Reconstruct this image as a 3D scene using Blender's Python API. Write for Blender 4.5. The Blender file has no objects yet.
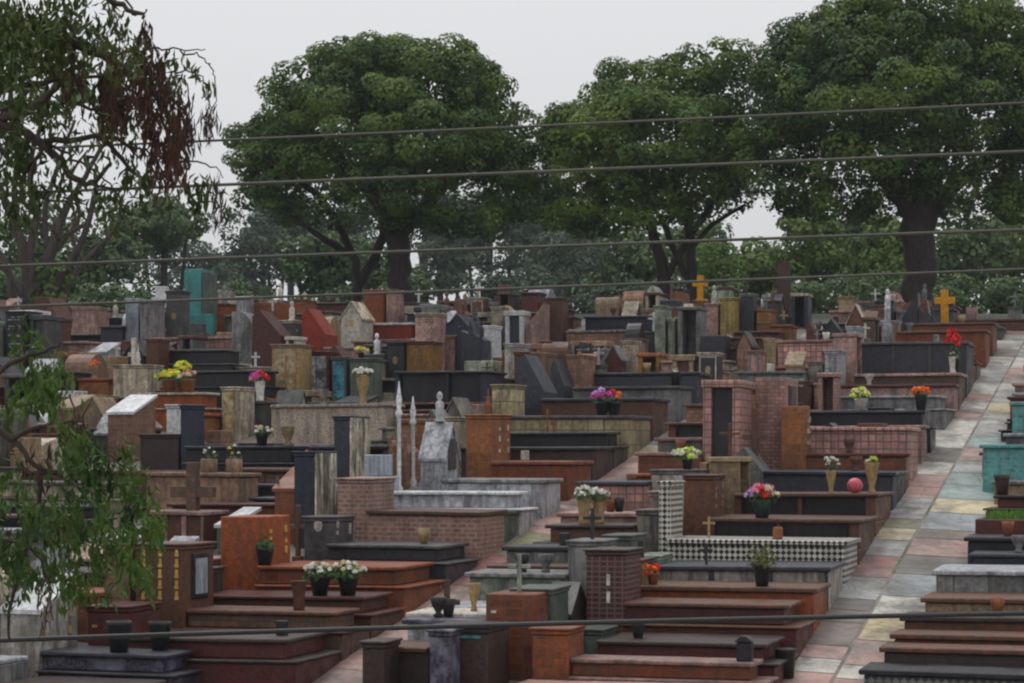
import bpy, bmesh, math, random
from mathutils import Vector, Matrix
import numpy as np
R = math.radians
random.seed(7)
rng = np.random.default_rng(11)
sc = bpy.context.scene
C = sc.collection
F = 2310.0; HY = 450.0; TH = R(16.1); CT = math.cos(TH); ST = math.sin(TH)
GS = 0.152+30/2310; G0 = -6.64
# ---------------------------------------------------------------- terrain
def zg(x, y):
    if y < 61: return G0 + GS*y
    z1 = G0 + GS*61; d = y-61
    if d < 8: return z1 + GS*d - (GS+0.10)*d*d/16.0
    z2 = z1 + GS*8 - (GS+0.10)*4; d = y-69
    return z2 - 0.10*d - d*d*0.0006 if d < 60 else z2-6-2.16 - 0.12*min(d-60, 180) - 0.01*max(d-240, 0)
def Yg(py): return -G0/((py-HY)/F+GS)                 # distance of the ground seen at this height of the photo
def Yh(py, h): return (-G0-h)/((py-HY)/F+GS)          # distance of a top h above the ground seen there
def at(px, py, Y): return Vector(((px-512)/F*Y, Y, (HY-py)/F*Y))
def w2uv(x, y): return x*CT-y*ST, x*ST+y*CT
def uv2w(u, v): return u*CT+v*ST, -u*ST+v*CT
def vfor(u, Y): return (Y+u*ST)/CT
def ufor(px, Y): return (px-512)/F*Y*CT - Y*ST
# ---------------------------------------------------------------- materials
MATS = {}
def nodes(m):
    m.use_nodes = True
    nt = m.node_tree; nt.nodes.clear()
    return nt, nt.nodes.new, nt.links.new
def mixc(nt, fac, a, b, mode='MIX'):
    n = nt.nodes.new('ShaderNodeMix'); n.data_type = 'RGBA'; n.blend_type = mode
    for s, v in ((n.inputs[0], fac), (n.inputs[6], a), (n.inputs[7], b)):
        if isinstance(v, (int, float)): s.default_value = v
        elif isinstance(v, (tuple, list)): s.default_value = (*v, 1) if len(v) == 3 else v
        else: nt.links.new(v, s)
    return n.outputs[2]
def math_(nt, op, a, b=0.0, clamp=False):
    n = nt.nodes.new('ShaderNodeMath'); n.operation = op; n.use_clamp = clamp
    for s, v in ((n.inputs[0], a), (n.inputs[1], b)):
        if isinstance(v, (int, float)): s.default_value = v
        else: nt.links.new(v, s)
    return n.outputs[0]
def ramp(nt, f, a, b):
    n = nt.nodes.new('ShaderNodeMapRange'); n.clamp = True
    nt.links.new(f, n.inputs[0]); n.inputs[1].default_value = a; n.inputs[2].default_value = b
    return n.outputs[0]
def noise(nt, vec, scale, detail=4, rough=.6):
    n = nt.nodes.new('ShaderNodeTexNoise'); n.inputs['Scale'].default_value = scale
    n.inputs['Detail'].default_value = detail; n.inputs['Roughness'].default_value = rough
    if vec is not None: nt.links.new(vec, n.inputs['Vector'])
    return n.outputs[0]
def vmath(nt, op, a, b):
    n = nt.nodes.new('ShaderNodeVectorMath'); n.operation = op
    for s, v in ((n.inputs[0], a), (n.inputs[1], b)):
        if isinstance(v, (tuple, list)): s.default_value = v
        else: nt.links.new(v, s)
    return n.outputs[0]
def stone(name, col, rough=.5, pat=None, grout=(.3, .27, .25), tile=(.2, .1), mortar=.012, streak=.45, speck=.3, col2=None, sc_=14, spec=.32, vary=.4, dirt=(.035, .032, .03)):
    if name in MATS: return MATS[name]
    m = bpy.data.materials.new(name); MATS[name] = m
    nt, N, L = nodes(m)
    tc = N('ShaderNodeTexCoord'); oi = N('ShaderNodeObjectInfo')
    off = vmath(nt, 'MULTIPLY', (53., 31., 17.), oi.outputs['Random'])
    p = vmath(nt, 'ADD', tc.outputs['Object'], off)
    c = mixc(nt, ramp(nt, noise(nt, p, sc_, 5, .7), .38, .62), tuple(x*(1-speck) for x in col), tuple(min(.9, x*(1+speck)) for x in col))
    if col2:
        c = mixc(nt, ramp(nt, noise(nt, p, 3.2, 6, .65), .47, .6), c, col2)
    # per-object variation
    hv = N('ShaderNodeHueSaturation'); L(c, hv.inputs['Color'])
    L(math_(nt, 'ADD', math_(nt, 'MULTIPLY', oi.outputs['Random'], vary*1.0), .8-vary*.5), hv.inputs['Value'])
    hv.inputs['Saturation'].default_value = 1.12
    c = hv.outputs[0]
    bumpf = None
    if pat:
        sx = N('ShaderNodeSeparateXYZ'); L(tc.outputs['Object'], sx.inputs[0])
        sn = N('ShaderNodeSeparateXYZ'); L(tc.outputs['Normal'], sn.inputs[0])
        top = math_(nt, 'GREATER_THAN', math_(nt, 'ABSOLUTE', sn.outputs[2]), .6)
        side = math_(nt, 'GREATER_THAN', math_(nt, 'ABSOLUTE', sn.outputs[0]), .6)
        U = N('ShaderNodeMix'); L(side, U.inputs[0]); L(sx.outputs[0], U.inputs[2]); L(sx.outputs[1], U.inputs[3])
        V = N('ShaderNodeMix'); L(top, V.inputs[0]); L(sx.outputs[2], V.inputs[2]); L(sx.outputs[1], V.inputs[3])
        cb = N('ShaderNodeCombineXYZ'); L(U.outputs[0], cb.inputs[0]); L(V.outputs[0], cb.inputs[1])
        if pat == 'check':
            ck = N('ShaderNodeTexChecker'); ck.inputs['Scale'].default_value = 1/tile[0]
            mp = N('ShaderNodeMapping'); mp.inputs['Rotation'].default_value = (0, 0, R(45)); mp.inputs['Location'].default_value = (.013, .017, .5*tile[0])
            L(cb.outputs[0], mp.inputs[0]); L(mp.outputs[0], ck.inputs['Vector'])
            c = mixc(nt, ck.outputs['Fac'], c, grout)
        else:
            br = N('ShaderNodeTexBrick'); L(cb.outputs[0], br.inputs['Vector'])
            br.inputs['Scale'].default_value = 1; br.inputs['Mortar Size'].default_value = mortar
            br.inputs['Brick Width'].default_value = tile[0]; br.inputs['Row Height'].default_value = tile[1]
            br.inputs['Mortar Smooth'].default_value = .1
            br.offset = .5 if pat == 'brick' else 0.0
            br.inputs['Color1'].default_value = (.72, .72, .72, 1); br.inputs['Color2'].default_value = (1.2, 1.2, 1.2, 1)
            br.inputs['Mortar'].default_value = (1, 1, 1, 1)
            c = mixc(nt, 1.0, c, br.outputs['Color'], 'MULTIPLY')
            c = mixc(nt, br.outputs['Fac'], c, grout)
            bumpf = br.outputs['Fac']
    # rain streaks and grime (vertical)
    ps = vmath(nt, 'MULTIPLY', p, (7., 7., .9))
    st = ramp(nt, noise(nt, ps, 1.3, 6, .65), .46, .6)
    gr = ramp(nt, noise(nt, p, 2.1, 7, .72), .46, .6)
    c = mixc(nt, math_(nt, 'MULTIPLY', st, streak), c, dirt)
    c = mixc(nt, math_(nt, 'MULTIPLY', gr, streak*.7), c, tuple(x*1.6 for x in dirt))
    b = N('ShaderNodeBsdfPrincipled'); o = N('ShaderNodeOutputMaterial')
    L(c, b.inputs['Base Color'])
    L(math_(nt, 'ADD', math_(nt, 'MULTIPLY', gr, .3), rough, True), b.inputs['Roughness'])
    b.inputs['Specular IOR Level'].default_value = spec
    bm_ = N('ShaderNodeBump'); bm_.inputs['Strength'].default_value = .35; bm_.inputs['Distance'].default_value = .02
    h = noise(nt, p, 22, 3)
    if bumpf is not None: h = math_(nt, 'SUBTRACT', math_(nt, 'MULTIPLY', h, .4), bumpf)
    L(h, bm_.inputs['Height']); L(bm_.outputs[0], b.inputs['Normal'])
    L(b.outputs[0], o.inputs[0])
    return m
S = stone
S('black', (.012, .012, .016), .34, streak=.2, dirt=(.05, .045, .045), spec=.35)
S('slate', (.04, .043, .056), .36, streak=.25)
S('bluegranite', (.024, .03, .05), .3, streak=.2)
S('darkgrey', (.06, .058, .06), .45, streak=.4, col2=(.1, .1, .1))
S('grey', (.19, .19, .195), .55, col2=(.28, .27, .26), streak=.6)
S('lightgrey', (.44, .45, .48), .5, streak=.55)
S('greytile', (.2, .205, .2), .5, 'grid', (.09, .09, .085), (.42, .3), .012)
S('cement', (.2, .185, .165), .8, col2=(.28, .26, .22), streak=.75)
S('maroon', (.1, .026, .022), .35, streak=.3)
S('maroonmosaic', (.085, .03, .03), .4, 'grid', (.14, .1, .09), (.09, .06), .008, streak=.2)
S('brown', (.125, .056, .034), .42, streak=.4)
S('browntile', (.15, .085, .055), .4, 'brick', (.07, .05, .04), (.24, .07), .008, streak=.4)
S('darkbrown', (.05, .032, .028), .4, streak=.3)
S('terracotta', (.27, .085, .042), .45, streak=.3)
S('terrtile', (.26, .085, .042), .38, 'grid', (.14, .07, .045), (.2, .1), .008, streak=.35)
S('orange', (.29, .12, .055), .42, 'grid', (.2, .1, .05), (.22, .15), .008, streak=.3)
S('redpaint', (.25, .045, .03), .55, streak=.35)
S('pinktile', (.56, .3, .26), .4, 'brick', (.17, .13, .115), (.13, .06), .01, streak=.3, speck=.2)
S('pinkgrid', (.58, .33, .29), .4, 'grid', (.15, .1, .09), (.12, .12), .011, streak=.3, speck=.2)
S('pinkbrick', (.42, .19, .155), .5, 'brick', (.3, .23, .19), (.13, .062), .014, streak=.35)
S('brownbrick', (.34, .18, .12), .55, 'brick', (.17, .12, .09), (.16, .075), .01, streak=.4)
S('pinkstone', (.45, .29, .255), .55, col2=(.27, .18, .16), streak=.45)
S('peach', (.37, .24, .17), .6, streak=.5)
S('creamtile', (.48, .41, .25), .45, 'grid', (.17, .14, .09), (.28, .25), .012, streak=.4)
S('cream', (.55, .48, .37), .6, col2=(.34, .29, .21), streak=.55)
S('terrazzo', (.46, .4, .33), .55, sc_=30, speck=.45, streak=.4)
S('marble', (.56, .53, .48), .35, col2=(.4, .37, .32), streak=.85, dirt=(.09, .08, .065))
S('goldpanel', (.5, .4, .25), .45, speck=.5, sc_=9, col2=(.34, .18, .05), streak=.2)
S('blueglass', (.02, .09, .17), .2, speck=.8, sc_=7, col2=(.1, .3, .32), streak=.1)
S('picpale', (.3, .33, .33), .4, speck=.6, sc_=9, col2=(.08, .07, .07), streak=.2)
S('streaked', (.62, .58, .47), .4, col2=(.5, .46, .36), streak=1.0, dirt=(.05, .045, .035))
S('white', (.68, .69, .72), .45, streak=.3, dirt=(.15, .15, .15))
S('blueish', (.4, .44, .5), .4, streak=.45, speck=.15)
S('teal', (.1, .37, .35), .42, streak=.35, speck=.15)
S('tealtile', (.09, .29, .28), .35, 'brick', (.16, .26, .25), (.12, .06), .008, streak=.25)
S('greenstone', (.075, .1, .085), .4, col2=(.11, .13, .1), streak=.45)
S('mosswhite', (.38, .42, .35), .6, col2=(.2, .26, .19), streak=.6)
S('ochre', (.3, .16, .05), .45, streak=.45, speck=.4)
S('mustard', (.32, .25, .09), .5, streak=.4)
S('gold', (.5, .33, .1), .4, streak=.2, spec=.8)
S('goldwood', (.62, .3, .045), .5, streak=.15, vary=.1)
S('check', (.03, .03, .03), .4, 'check', (.6, .57, .5), (.052,), streak=.25)
S('latticetile', (.09, .095, .1), .4, 'grid', (.32, .32, .33), (.075, .075), .016, streak=.2)
S('zigzag', (.055, .055, .06), .4, 'check', (.2, .21, .2), (.06,), streak=.3)
S('speckled', (.06, .055, .08), .4, speck=.9, sc_=26, col2=(.2, .2, .25), streak=.2)
S('tan', (.34, .25, .16), .55, streak=.4)
S('vaseTan', (.42, .3, .16), .5, streak=.2, vary=.2); S('vaseTerra', (.3, .13, .07), .55, streak=.2)
S('vaseWhite', (.62, .6, .56), .4, streak=.15); S('vaseDark', (.02, .022, .024), .4, streak=.1)
S('vaseGreen', (.03, .06, .05), .4, streak=.1); S('vaseGlass', (.3, .34, .33), .25, streak=.1)
S('iron', (.03, .028, .028), .55, streak=.2); S('wood', (.085, .05, .038), .7, streak=.4)
S('pinkball', (.6, .16, .19), .35, streak=.0, vary=0)
S('plaster', (.6, .57, .5), .6, streak=.3)
def simple(name, col, rough=.6, trans=0.0, var=.35, cl=.6, cl2=None, leaf=True):
    m = bpy.data.materials.new(name); MATS[name] = m
    nt, N, L = nodes(m)
    g = N('ShaderNodeNewGeometry'); tc = N('ShaderNodeTexCoord')
    f = g.outputs['Random Per Island']
    a = tuple(x*(1-var) for x in col); b_ = tuple(x*(1+var) for x in col)
    c = mixc(nt, f, a, b_)
    if cl2: c = mixc(nt, ramp(nt, noise(nt, tc.outputs['Object'], cl, 3), .42, .62), c, cl2)
    b = N('ShaderNodeBsdfPrincipled'); L(c, b.inputs['Base Color']); b.inputs['Roughness'].default_value = rough
    b.inputs['Specular IOR Level'].default_value = .25
    o = N('ShaderNodeOutputMaterial')
    if trans:
        t = N('ShaderNodeBsdfTranslucent'); L(c, t.inputs['Color']); mx = N('ShaderNodeMixShader'); mx.inputs[0].default_value = trans
        L(b.outputs[0], mx.inputs[1]); L(t.outputs[0], mx.inputs[2]); L(mx.outputs[0], o.inputs[0])
    else: L(b.outputs[0], o.inputs[0])
    return m
simple('leafBig', (.042, .09, .018), .6, .28, .55, .7, (.12, .185, .03))
simple('leafBig2', (.048, .1, .017), .6, .25, .55, .7, (.135, .2, .028))
simple('leafDark', (.034, .074, .017), .6, .26, .55, .7, (.105, .165, .026))
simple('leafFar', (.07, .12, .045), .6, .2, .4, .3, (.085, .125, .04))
simple('leafFarHaze', (.055, .085, .055), .6, .2, .4, .3, (.07, .1, .06))  # bluish haze of the distant trees put into the leaf colour
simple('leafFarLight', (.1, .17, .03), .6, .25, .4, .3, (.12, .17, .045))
simple('leafNear', (.035, .06, .014), .55, .2, .6, 2.0, (.07, .09, .02))
simple('leafNearGreen', (.035, .075, .018), .5, .3, .6, 2.0, (.1, .17, .028))
simple('leafDry', (.075, .035, .024), .75, .12, .6, 3., (.04, .02, .016))
simple('leafPot', (.05, .11, .03), .5, .2, .4)
simple('leafOlive', (.13, .14, .045), .6, .2, .4)
simple('grassMat', (.09, .2, .03), .6, .3, .4)
for n, c in dict(petWhite=(.75, .73, .66), petYellow=(.75, .6, .05), petPink=(.75, .3, .4), petMagenta=(.7, .08, .42), petRed=(.65, .03, .03),
                 petOrange=(.8, .2, .03), petLime=(.55, .7, .08), petLilac=(.6, .35, .7), petCream=(.7, .6, .35)).items():
    simple(n, c, .6, .15, .2)
def bark(name, col):
    m = bpy.data.materials.new(name); MATS[name] = m
    nt, N, L = nodes(m); tc = N('ShaderNodeTexCoord')
    p = vmath(nt, 'MULTIPLY', tc.outputs['Object'], (4., 4., .8))
    n_ = noise(nt, p, 2.5, 6, .7)
    c = mixc(nt, ramp(nt, n_, .35, .65), tuple(x*.5 for x in col), tuple(x*1.5 for x in col))
    b = N('ShaderNodeBsdfPrincipled'); L(c, b.inputs['Base Color']); b.inputs['Roughness'].default_value = .9
    bu = N('ShaderNodeBump'); bu.inputs['Distance'].default_value = .05; L(n_, bu.inputs['Height']); L(bu.outputs[0], b.inputs['Normal'])
    o = N('ShaderNodeOutputMaterial'); L(b.outputs[0], o.inputs[0])
bark('barkDark', (.03, .022, .022)); bark('barkGrey', (.05, .038, .034)); bark('twig', (.05, .035, .03))
def N_color(nt, v):
    n = nt.nodes.new('ShaderNodeTexNoise'); n.inputs['Scale'].default_value = 2.5; nt.links.new(v, n.inputs['Vector']); return n.outputs[1]
def pave(name, col, var=.25):
    m = bpy.data.materials.new(name); MATS[name] = m
    nt, N, L = nodes(m); tc = N('ShaderNodeTexCoord'); o_ = tc.outputs['Object']
    c = mixc(nt, ramp(nt, noise(nt, o_, 2.2, 7, .7), .35, .65), tuple(x*(1-var) for x in col), tuple(x*(1+var) for x in col))
    c = mixc(nt, math_(nt, 'MULTIPLY', ramp(nt, noise(nt, vmath(nt, 'MULTIPLY', o_, (1., .6, 1.)), .9, 7, .75), .46, .62), .75), c, (.1, .09, .08))
    c = mixc(nt, math_(nt, 'MULTIPLY', ramp(nt, noise(nt, o_, 30, 3, .6), .55, .75), .35), c, (.05, .05, .045))
    vo = N('ShaderNodeTexVoronoi'); vo.feature = 'DISTANCE_TO_EDGE'; vo.inputs['Scale'].default_value = .9
    L(vmath(nt, 'ADD', o_, vmath(nt, 'MULTIPLY', (.25, .25, .25), N_color(nt, o_))), vo.inputs['Vector'])
    c = mixc(nt, math_(nt, 'MULTIPLY', math_(nt, 'LESS_THAN', vo.outputs['Distance'], .009), .4), c, (.045, .045, .035))
    c = mixc(nt, math_(nt, 'MULTIPLY', ramp(nt, noise(nt, vmath(nt, 'ADD', o_, (9., 4., 2.)), .55, 8, .8), .5, .58), .55), c, (.06, .058, .042))
    b = N('ShaderNodeBsdfPrincipled'); L(c, b.inputs['Base Color'])
    L(math_(nt, 'ADD', ramp(nt, noise(nt, o_, 1.5, 5, .6), .3, .9), .3, True), b.inputs['Roughness'])
    bu = N('ShaderNodeBump'); bu.inputs['Distance'].default_value = .01; L(noise(nt, o_, 18, 4), bu.inputs['Height']); L(bu.outputs[0], b.inputs['Normal'])
    o = N('ShaderNodeOutputMaterial'); L(b.outputs[0], o.inputs[0]); return m
for n, c in dict(pvGrey=(.3, .3, .285), pvPale=(.46, .44, .39), pvCream=(.48, .41, .26), pvPink=(.38, .235, .2), pvRed=(.3, .13, .11), pvBlue=(.24, .27, .28),
                 pvDark=(.13, .115, .1), pvTeal=(.27, .34, .32), pvYellow=(.44, .36, .2), pvMoss=(.2, .19, .09), pvBrown=(.2, .155, .13)).items(): pave(n, c)
# ---------------------------------------------------------------- mesh helpers
def link(name, bm, mat, parent=None, smooth=False):
    me = bpy.data.meshes.new(name); bm.to_mesh(me); bm.free()
    me.materials.append(MATS[mat])
    if smooth: me.polygons.foreach_set('use_smooth', [True]*len(me.polygons))
    o = bpy.data.objects.new(name, me); C.objects.link(o); o.parent = parent
    return o
def NB(): return bmesh.new()
def box(bm, x0, x1, y0, y1, z0, z1, bev=.012):
    vs = [bm.verts.new(p) for p in ((x0, y0, z0), (x1, y0, z0), (x1, y1, z0), (x0, y1, z0), (x0, y0, z1), (x1, y0, z1), (x1, y1, z1), (x0, y1, z1))]
    fs = [bm.faces.new([vs[i] for i in q]) for q in ((3, 2, 1, 0), (4, 5, 6, 7), (0, 1, 5, 4), (1, 2, 6, 5), (2, 3, 7, 6), (3, 0, 4, 7))]
    if bev:
        es = list({e for f in fs for e in f.edges})
        bev = min(bev, (x1-x0)*.3, (y1-y0)*.3, (z1-z0)*.3)
        bmesh.ops.bevel(bm, geom=es, offset=bev, segments=1, affect='EDGES')
    return bm
def prism(bm, pts, a0, a1, axis='y'):
    """extrude a closed outline; axis y: pts are (x,z); axis x: pts are (y,z)"""
    def P(p, a): return (p[0], a, p[1]) if axis == 'y' else (a, p[0], p[1])
    A = [bm.verts.new(P(p, a0)) for p in pts]; B = [bm.verts.new(P(p, a1)) for p in pts]
    n = len(pts); bm.faces.new(A); bm.faces.new(B[::-1])
    for i in range(n): bm.faces.new((A[i], B[i], B[(i+1) % n], A[(i+1) % n]))
    bmesh.ops.recalc_face_normals(bm, faces=bm.faces)
    return bm
def lathe(bm, prof, x=0, y=0, z=0, seg=14):
    rings = [[bm.verts.new((x+r*math.cos(2*math.pi*k/seg), y+r*math.sin(2*math.pi*k/seg), z+h)) for k in range(seg)] for r, h in prof]
    for a, b in zip(rings, rings[1:]):
        for k in range(seg): bm.faces.new((a[k], a[(k+1) % seg], b[(k+1) % seg], b[k]))
    bm.faces.new(rings[0][::-1]); bm.faces.new(rings[-1])
    return bm
def tube(bm, pts, rad, seg=7):
    pts = [Vector(p) for p in pts]
    if isinstance(rad, (int, float)): rad = [rad]*len(pts)
    rings = []; ref = Vector((.3, .9, .2)).normalized()
    for i, p in enumerate(pts):
        d = (pts[min(i+1, len(pts)-1)]-pts[max(i-1, 0)]).normalized()
        a = d.cross(ref)
        if a.length < .05: a = d.cross(Vector((1, 0, 0)))
        a.normalize(); b = d.cross(a)
        rings.append([bm.verts.new(p+(a*math.cos(2*math.pi*k/seg)+b*math.sin(2*math.pi*k/seg))*rad[i]) for k in range(seg)])
    for A, B in zip(rings, rings[1:]):
        for k in range(seg): bm.faces.new((A[k], A[(k+1) % seg], B[(k+1) % seg], B[k]))
    bm.faces.new(rings[0][::-1]); bm.faces.new(rings[-1])
def smoothline(pts, n=5):
    pts = [Vector(p) for p in pts]; out = []
    for i in range(len(pts)-1):
        p0 = pts[max(i-1, 0)]; p1 = pts[i]; p2 = pts[i+1]; p3 = pts[min(i+2, len(pts)-1)]
        for k in range(n):
            t = k/n
            out.append(.5*((2*p1)+(p2-p0)*t+(2*p0-5*p1+4*p2-p3)*t*t+(3*p1-p0-3*p2+p3)*t**3))
    out.append(pts[-1]); return out
def leaves(name, P, Nn, size, aspect, mat, parent=None, droop=None):
    """many leaf-shaped quads: P positions, Nn normals (n,3)"""
    n = len(P)
    Nn = Nn/np.linalg.norm(Nn, axis=1, keepdims=True).clip(1e-6)
    if droop is None:
        T = rng.normal(size=(n, 3))
    else: T = np.tile(np.array(droop, float), (n, 1))+rng.normal(size=(n, 3))*.28
    T -= Nn*(T*Nn).sum(1, keepdims=True); T /= np.linalg.norm(T, axis=1, keepdims=True).clip(1e-6)
    B = np.cross(Nn, T)
    s = np.asarray(size).reshape(-1, 1)*(0.7+.6*rng.random((n, 1)))
    L_ = s; W = s*aspect
    v = np.empty((n, 4, 3))
    v[:, 0] = P-T*L_*.5; v[:, 1] = P+B*W*.5+Nn*s*.08; v[:, 2] = P+T*L_*.5-Nn*s*.1; v[:, 3] = P-B*W*.5+Nn*s*.08
    me = bpy.data.meshes.new(name)
    me.vertices.add(n*4); me.vertices.foreach_set('co', v.reshape(-1))
    me.loops.add(n*4); me.loops.foreach_set('vertex_index', np.arange(n*4))
    me.polygons.add(n); me.polygons.foreach_set('loop_start', np.arange(n)*4); me.polygons.foreach_set('loop_total', np.full(n, 4))
    me.update(); me.materials.append(MATS[mat])
    o = bpy.data.objects.new(name, me); C.objects.link(o); o.parent = parent
    return o
def empty(name, loc=(0, 0, 0), rz=0.0):
    o = bpy.data.objects.new(name, None); o.empty_display_size = .1; C.objects.link(o)
    o.location = loc; o.rotation_euler = (0, 0, rz); return o
USED = {}
def tag(o, label, cat, group=None):
    o['label'] = label; o['category'] = cat
    if group: o['group'] = group
    USED.setdefault(label, []).append(o.name)
    return o
def struct(o): o['kind'] = 'structure'; return o
# ---------------------------------------------------------------- tombs
ITEMS = []          # footprints (u0,u1,v0,v1,record)
RESV = []
def clashes(u0, u1, v0, v1, m=.03, res=False):
    return [r for r in ITEMS+(RESV if res else []) if r['u0'] < u1-m and r['u1'] > u0+m and r['v0'] < v1-m and r['v1'] > v0+m]
def frame_at(name, u0, u1, v0, w):
    """an Empty at the footprint's centre, its x along the tomb (u), its y up the slope (v)"""
    uc = (u0+u1)/2; vc = v0+w/2
    x, y = uv2w(uc, vc)
    zz = min(zg(*uv2w(a, b)) for a in (u0, u1) for b in (v0, v0+w))
    q = random.Random(int(abs(u0*613+v0*97)*10)); e = empty(name, (x, y, zz), -TH+R(q.uniform(-.6, .6))); e.rotation_euler[0] = R(q.uniform(-.5, .5)); e.rotation_euler[1] = R(q.uniform(-.5, .5)); return e
def cross_bm(bm, x, y, z, H, t=.035, arm=.62, face='y'):
    box(bm, x-t, x+t, y-t, y+t, z, z+H, .006)
    a = H*arm/2; zc = z+H*.68
    if face == 'y':
        box(bm, x-a, x-t-.001, y-t*.9, y+t*.9, zc-t, zc+t, .006); box(bm, x+t+.001, x+a, y-t*.9, y+t*.9, zc-t, zc+t, .006)
    else:
        box(bm, x-t*.9, x+t*.9, y-a, y-t-.001, zc-t, zc+t, .006); box(bm, x-t*.9, x+t*.9, y+t+.001, y+a, zc-t, zc+t, .006)
def head_bm(kind, x0, x1, y0, y1, z0, H):
    """returns [(part name, bmesh, slot)], slot 'm' = head material, 'c' = cap material, 'd' = dark inside"""
    out = []; bm = NB(); W = y1-y0; T = x1-x0
    if kind in ('box', 'stele'):
        box(bm, x0, x1, y0, y1, z0, z0+H-.076); out.append(('headstone', bm, 'm'))
        b = NB(); box(b, x0-.03, x1+.03, y0-.03, y1+.03, z0+H-.028, z0+H, .008); box(b, x0-.014, x1+.014, y0-.014, y1+.014, z0+H-.075, z0+H-.0295, .01); out.append(('coping', b, 'c'))
    elif kind == 'plain':
        box(bm, x0, x1, y0, y1, z0, z0+H, .01); out.append(('headstone', bm, 'm'))
    elif kind == 'slantv':        # roof falls toward the near side
        prism(bm, [(y0, z0), (y1, z0), (y1, z0+H-.04), (y0, z0+H*.78)], x0, x1, 'x'); out.append(('headstone', bm, 'm'))
        b = NB(); prism(b, [(y0-.03, z0+H*.78-.01), (y1+.01, z0+H-.045), (y1+.01, z0+H), (y0-.03, z0+H*.78+.035)], x0-.03, x1+.03, 'x'); out.append(('coping', b, 'c'))
    elif kind == 'gablev':        # gable seen end-on along the tomb, ridge along x
        m = (y0+y1)/2
        prism(bm, [(y0, z0), (y1, z0), (y1, z0+H*.7), (m, z0+H-.04), (y0, z0+H*.7)], x0, x1, 'x'); out.append(('headstone', bm, 'm'))
        b = NB(); prism(b, [(y0-.04, z0+H*.7-.03), (y0-.04, z0+H*.7+.01), (m, z0+H), (y1+.04, z0+H*.7+.01), (y1+.04, z0+H*.7-.03), (m, z0+H-.038)], x0-.03, x1+.03, 'x'); out.append(('roof', b, 'c'))
    elif kind == 'gableu':        # gable faces the near side
        m = (x0+x1)/2
        prism(bm, [(x0, z0), (x1, z0), (x1, z0+H*.74), (m, z0+H-.04), (x0, z0+H*.74)], y0, y1); out.append(('headstone', bm, 'm'))
        b = NB(); prism(b, [(x0-.04, z0+H*.74-.03), (x1+.04, z0+H*.74-.03), (x1+.04, z0+H*.74+.01), (m, z0+H), (x0-.04, z0+H*.74+.01)][0:1]+[(m, z0+H-.038), (x1+.04, z0+H*.74-.03), (x1+.04, z0+H*.74+.01), (m, z0+H), (x0-.04, z0+H*.74+.01)], y0-.03, y1+.03); out.append(('roof', b, 'c'))
    elif kind in ('slantu', 'slantur'):
        a, b_ = (1, .66) if kind == 'slantu' else (.66, 1)
        prism(bm, [(x0, z0), (x1, z0), (x1, z0+H*b_), (x0+(T*.25 if kind == 'slantu' else 0), z0+H*a)]+([(x0, z0+H*.92)] if kind == 'slantu' else [(x0, z0+H*a-.01)]), y0, y1); out.append(('headstone', bm, 'm'))
    elif kind == 'curve':
        pts = [(x0, z0), (x1, z0)]+[(x1-T*(1-math.cos(t*math.pi/2))*.75, z0+.1*H+H*.9*math.sin(t*math.pi/2)) for t in [i/8 for i in range(9)]]+[(x0, z0+H)]
        prism(bm, pts, y0, y1); out.append(('headstone', bm, 'm'))
    elif kind == 'arch':
        m = (y0+y1)/2; r = W/2
        pts = [(y0, z0), (y1, z0)]+[(m+r*math.cos(a), z0+H-r+r*math.sin(a)) for a in [math.pi*i/10 for i in range(11)]]
        prism(bm, pts, x0, x1, 'x'); out.append(('headstone', bm, 'm'))
    elif kind == 'niche':         # recess seen from the near side
        t = min(.1, T*.22)
        box(bm, x0, x0+t, y0, y1, z0, z0+H-.08); box(bm, x1-t, x1, y0, y1, z0, z0+H-.08); box(bm, x0+t+.002, x1-t-.002, y1-.08, y1, z0, z0+H-.08)
        box(bm, x0+t+.002, x1-t-.002, y0, y1-.082, z0, z0+H*.18); out.append(('headstone', bm, 'm'))
        b = NB(); box(b, x0-.03, x1+.03, y0-.03, y1+.03, z0+H-.078, z0+H); out.append(('roof', b, 'c'))
    elif kind == 'niche2':         # recess opening toward +x (front)
        t = min(.1, W*.16)
        box(bm, x0, x1, y0, y0+t, z0, z0+H-.08); box(bm, x0, x1, y1-t, y1, z0, z0+H-.08); box(bm, x0, x0+.08, y0+t+.002, y1-t-.002, z0, z0+H-.08)
        box(bm, x0+.082, x1, y0+t+.002, y1-t-.002, z0, z0+H*.2); out.append(('headstone', bm, 'm'))
        b = NB(); box(b, x0-.03, x1+.03, y0-.03, y1+.03, z0+H-.078, z0+H); out.append(('roof', b, 'c'))
    elif kind == 'portal':        # two pillars and lintel with a panel between
        t = T*.22
        box(bm, x0, x0+t, y0, y1, z0, z0+H-.12); box(bm, x1-t, x1, y0, y1, z0, z0+H-.12); box(bm, x0-.03, x1+.03, y0-.02, y1+.02, z0+H-.118, z0+H); out.append(('headstone', bm, 'm'))
        b = NB(); box(b, x0+t+.003, x1-t-.003, y0+.1, y1-.1, z0, z0+H-.122, 0); out.append(('panel', b, 'c'))
    elif kind == 'tower':         # stepped
        box(bm, x0, x1, y0, y1, z0, z0+H*.45); box(bm, x0+T*.12, x1-T*.12, y0+.06, y1-.06, z0+H*.45+.002, z0+H*.8); box(bm, x0+T*.26, x1-T*.26, y0+.12, y1-.12, z0+H*.8+.002, z0+H); out.append(('headstone', bm, 'm'))
    elif kind == 'gothic':
        m = (x0+x1)/2
        prism(bm, [(x0, z0), (x1, z0), (x1, z0+H*.72), (m+T*.12, z0+H*.8), (m, z0+H), (m-T*.12, z0+H*.8), (x0, z0+H*.86)], y0, y1); out.append(('headstone', bm, 'm'))
        b = NB(); t = T*.09
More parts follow.
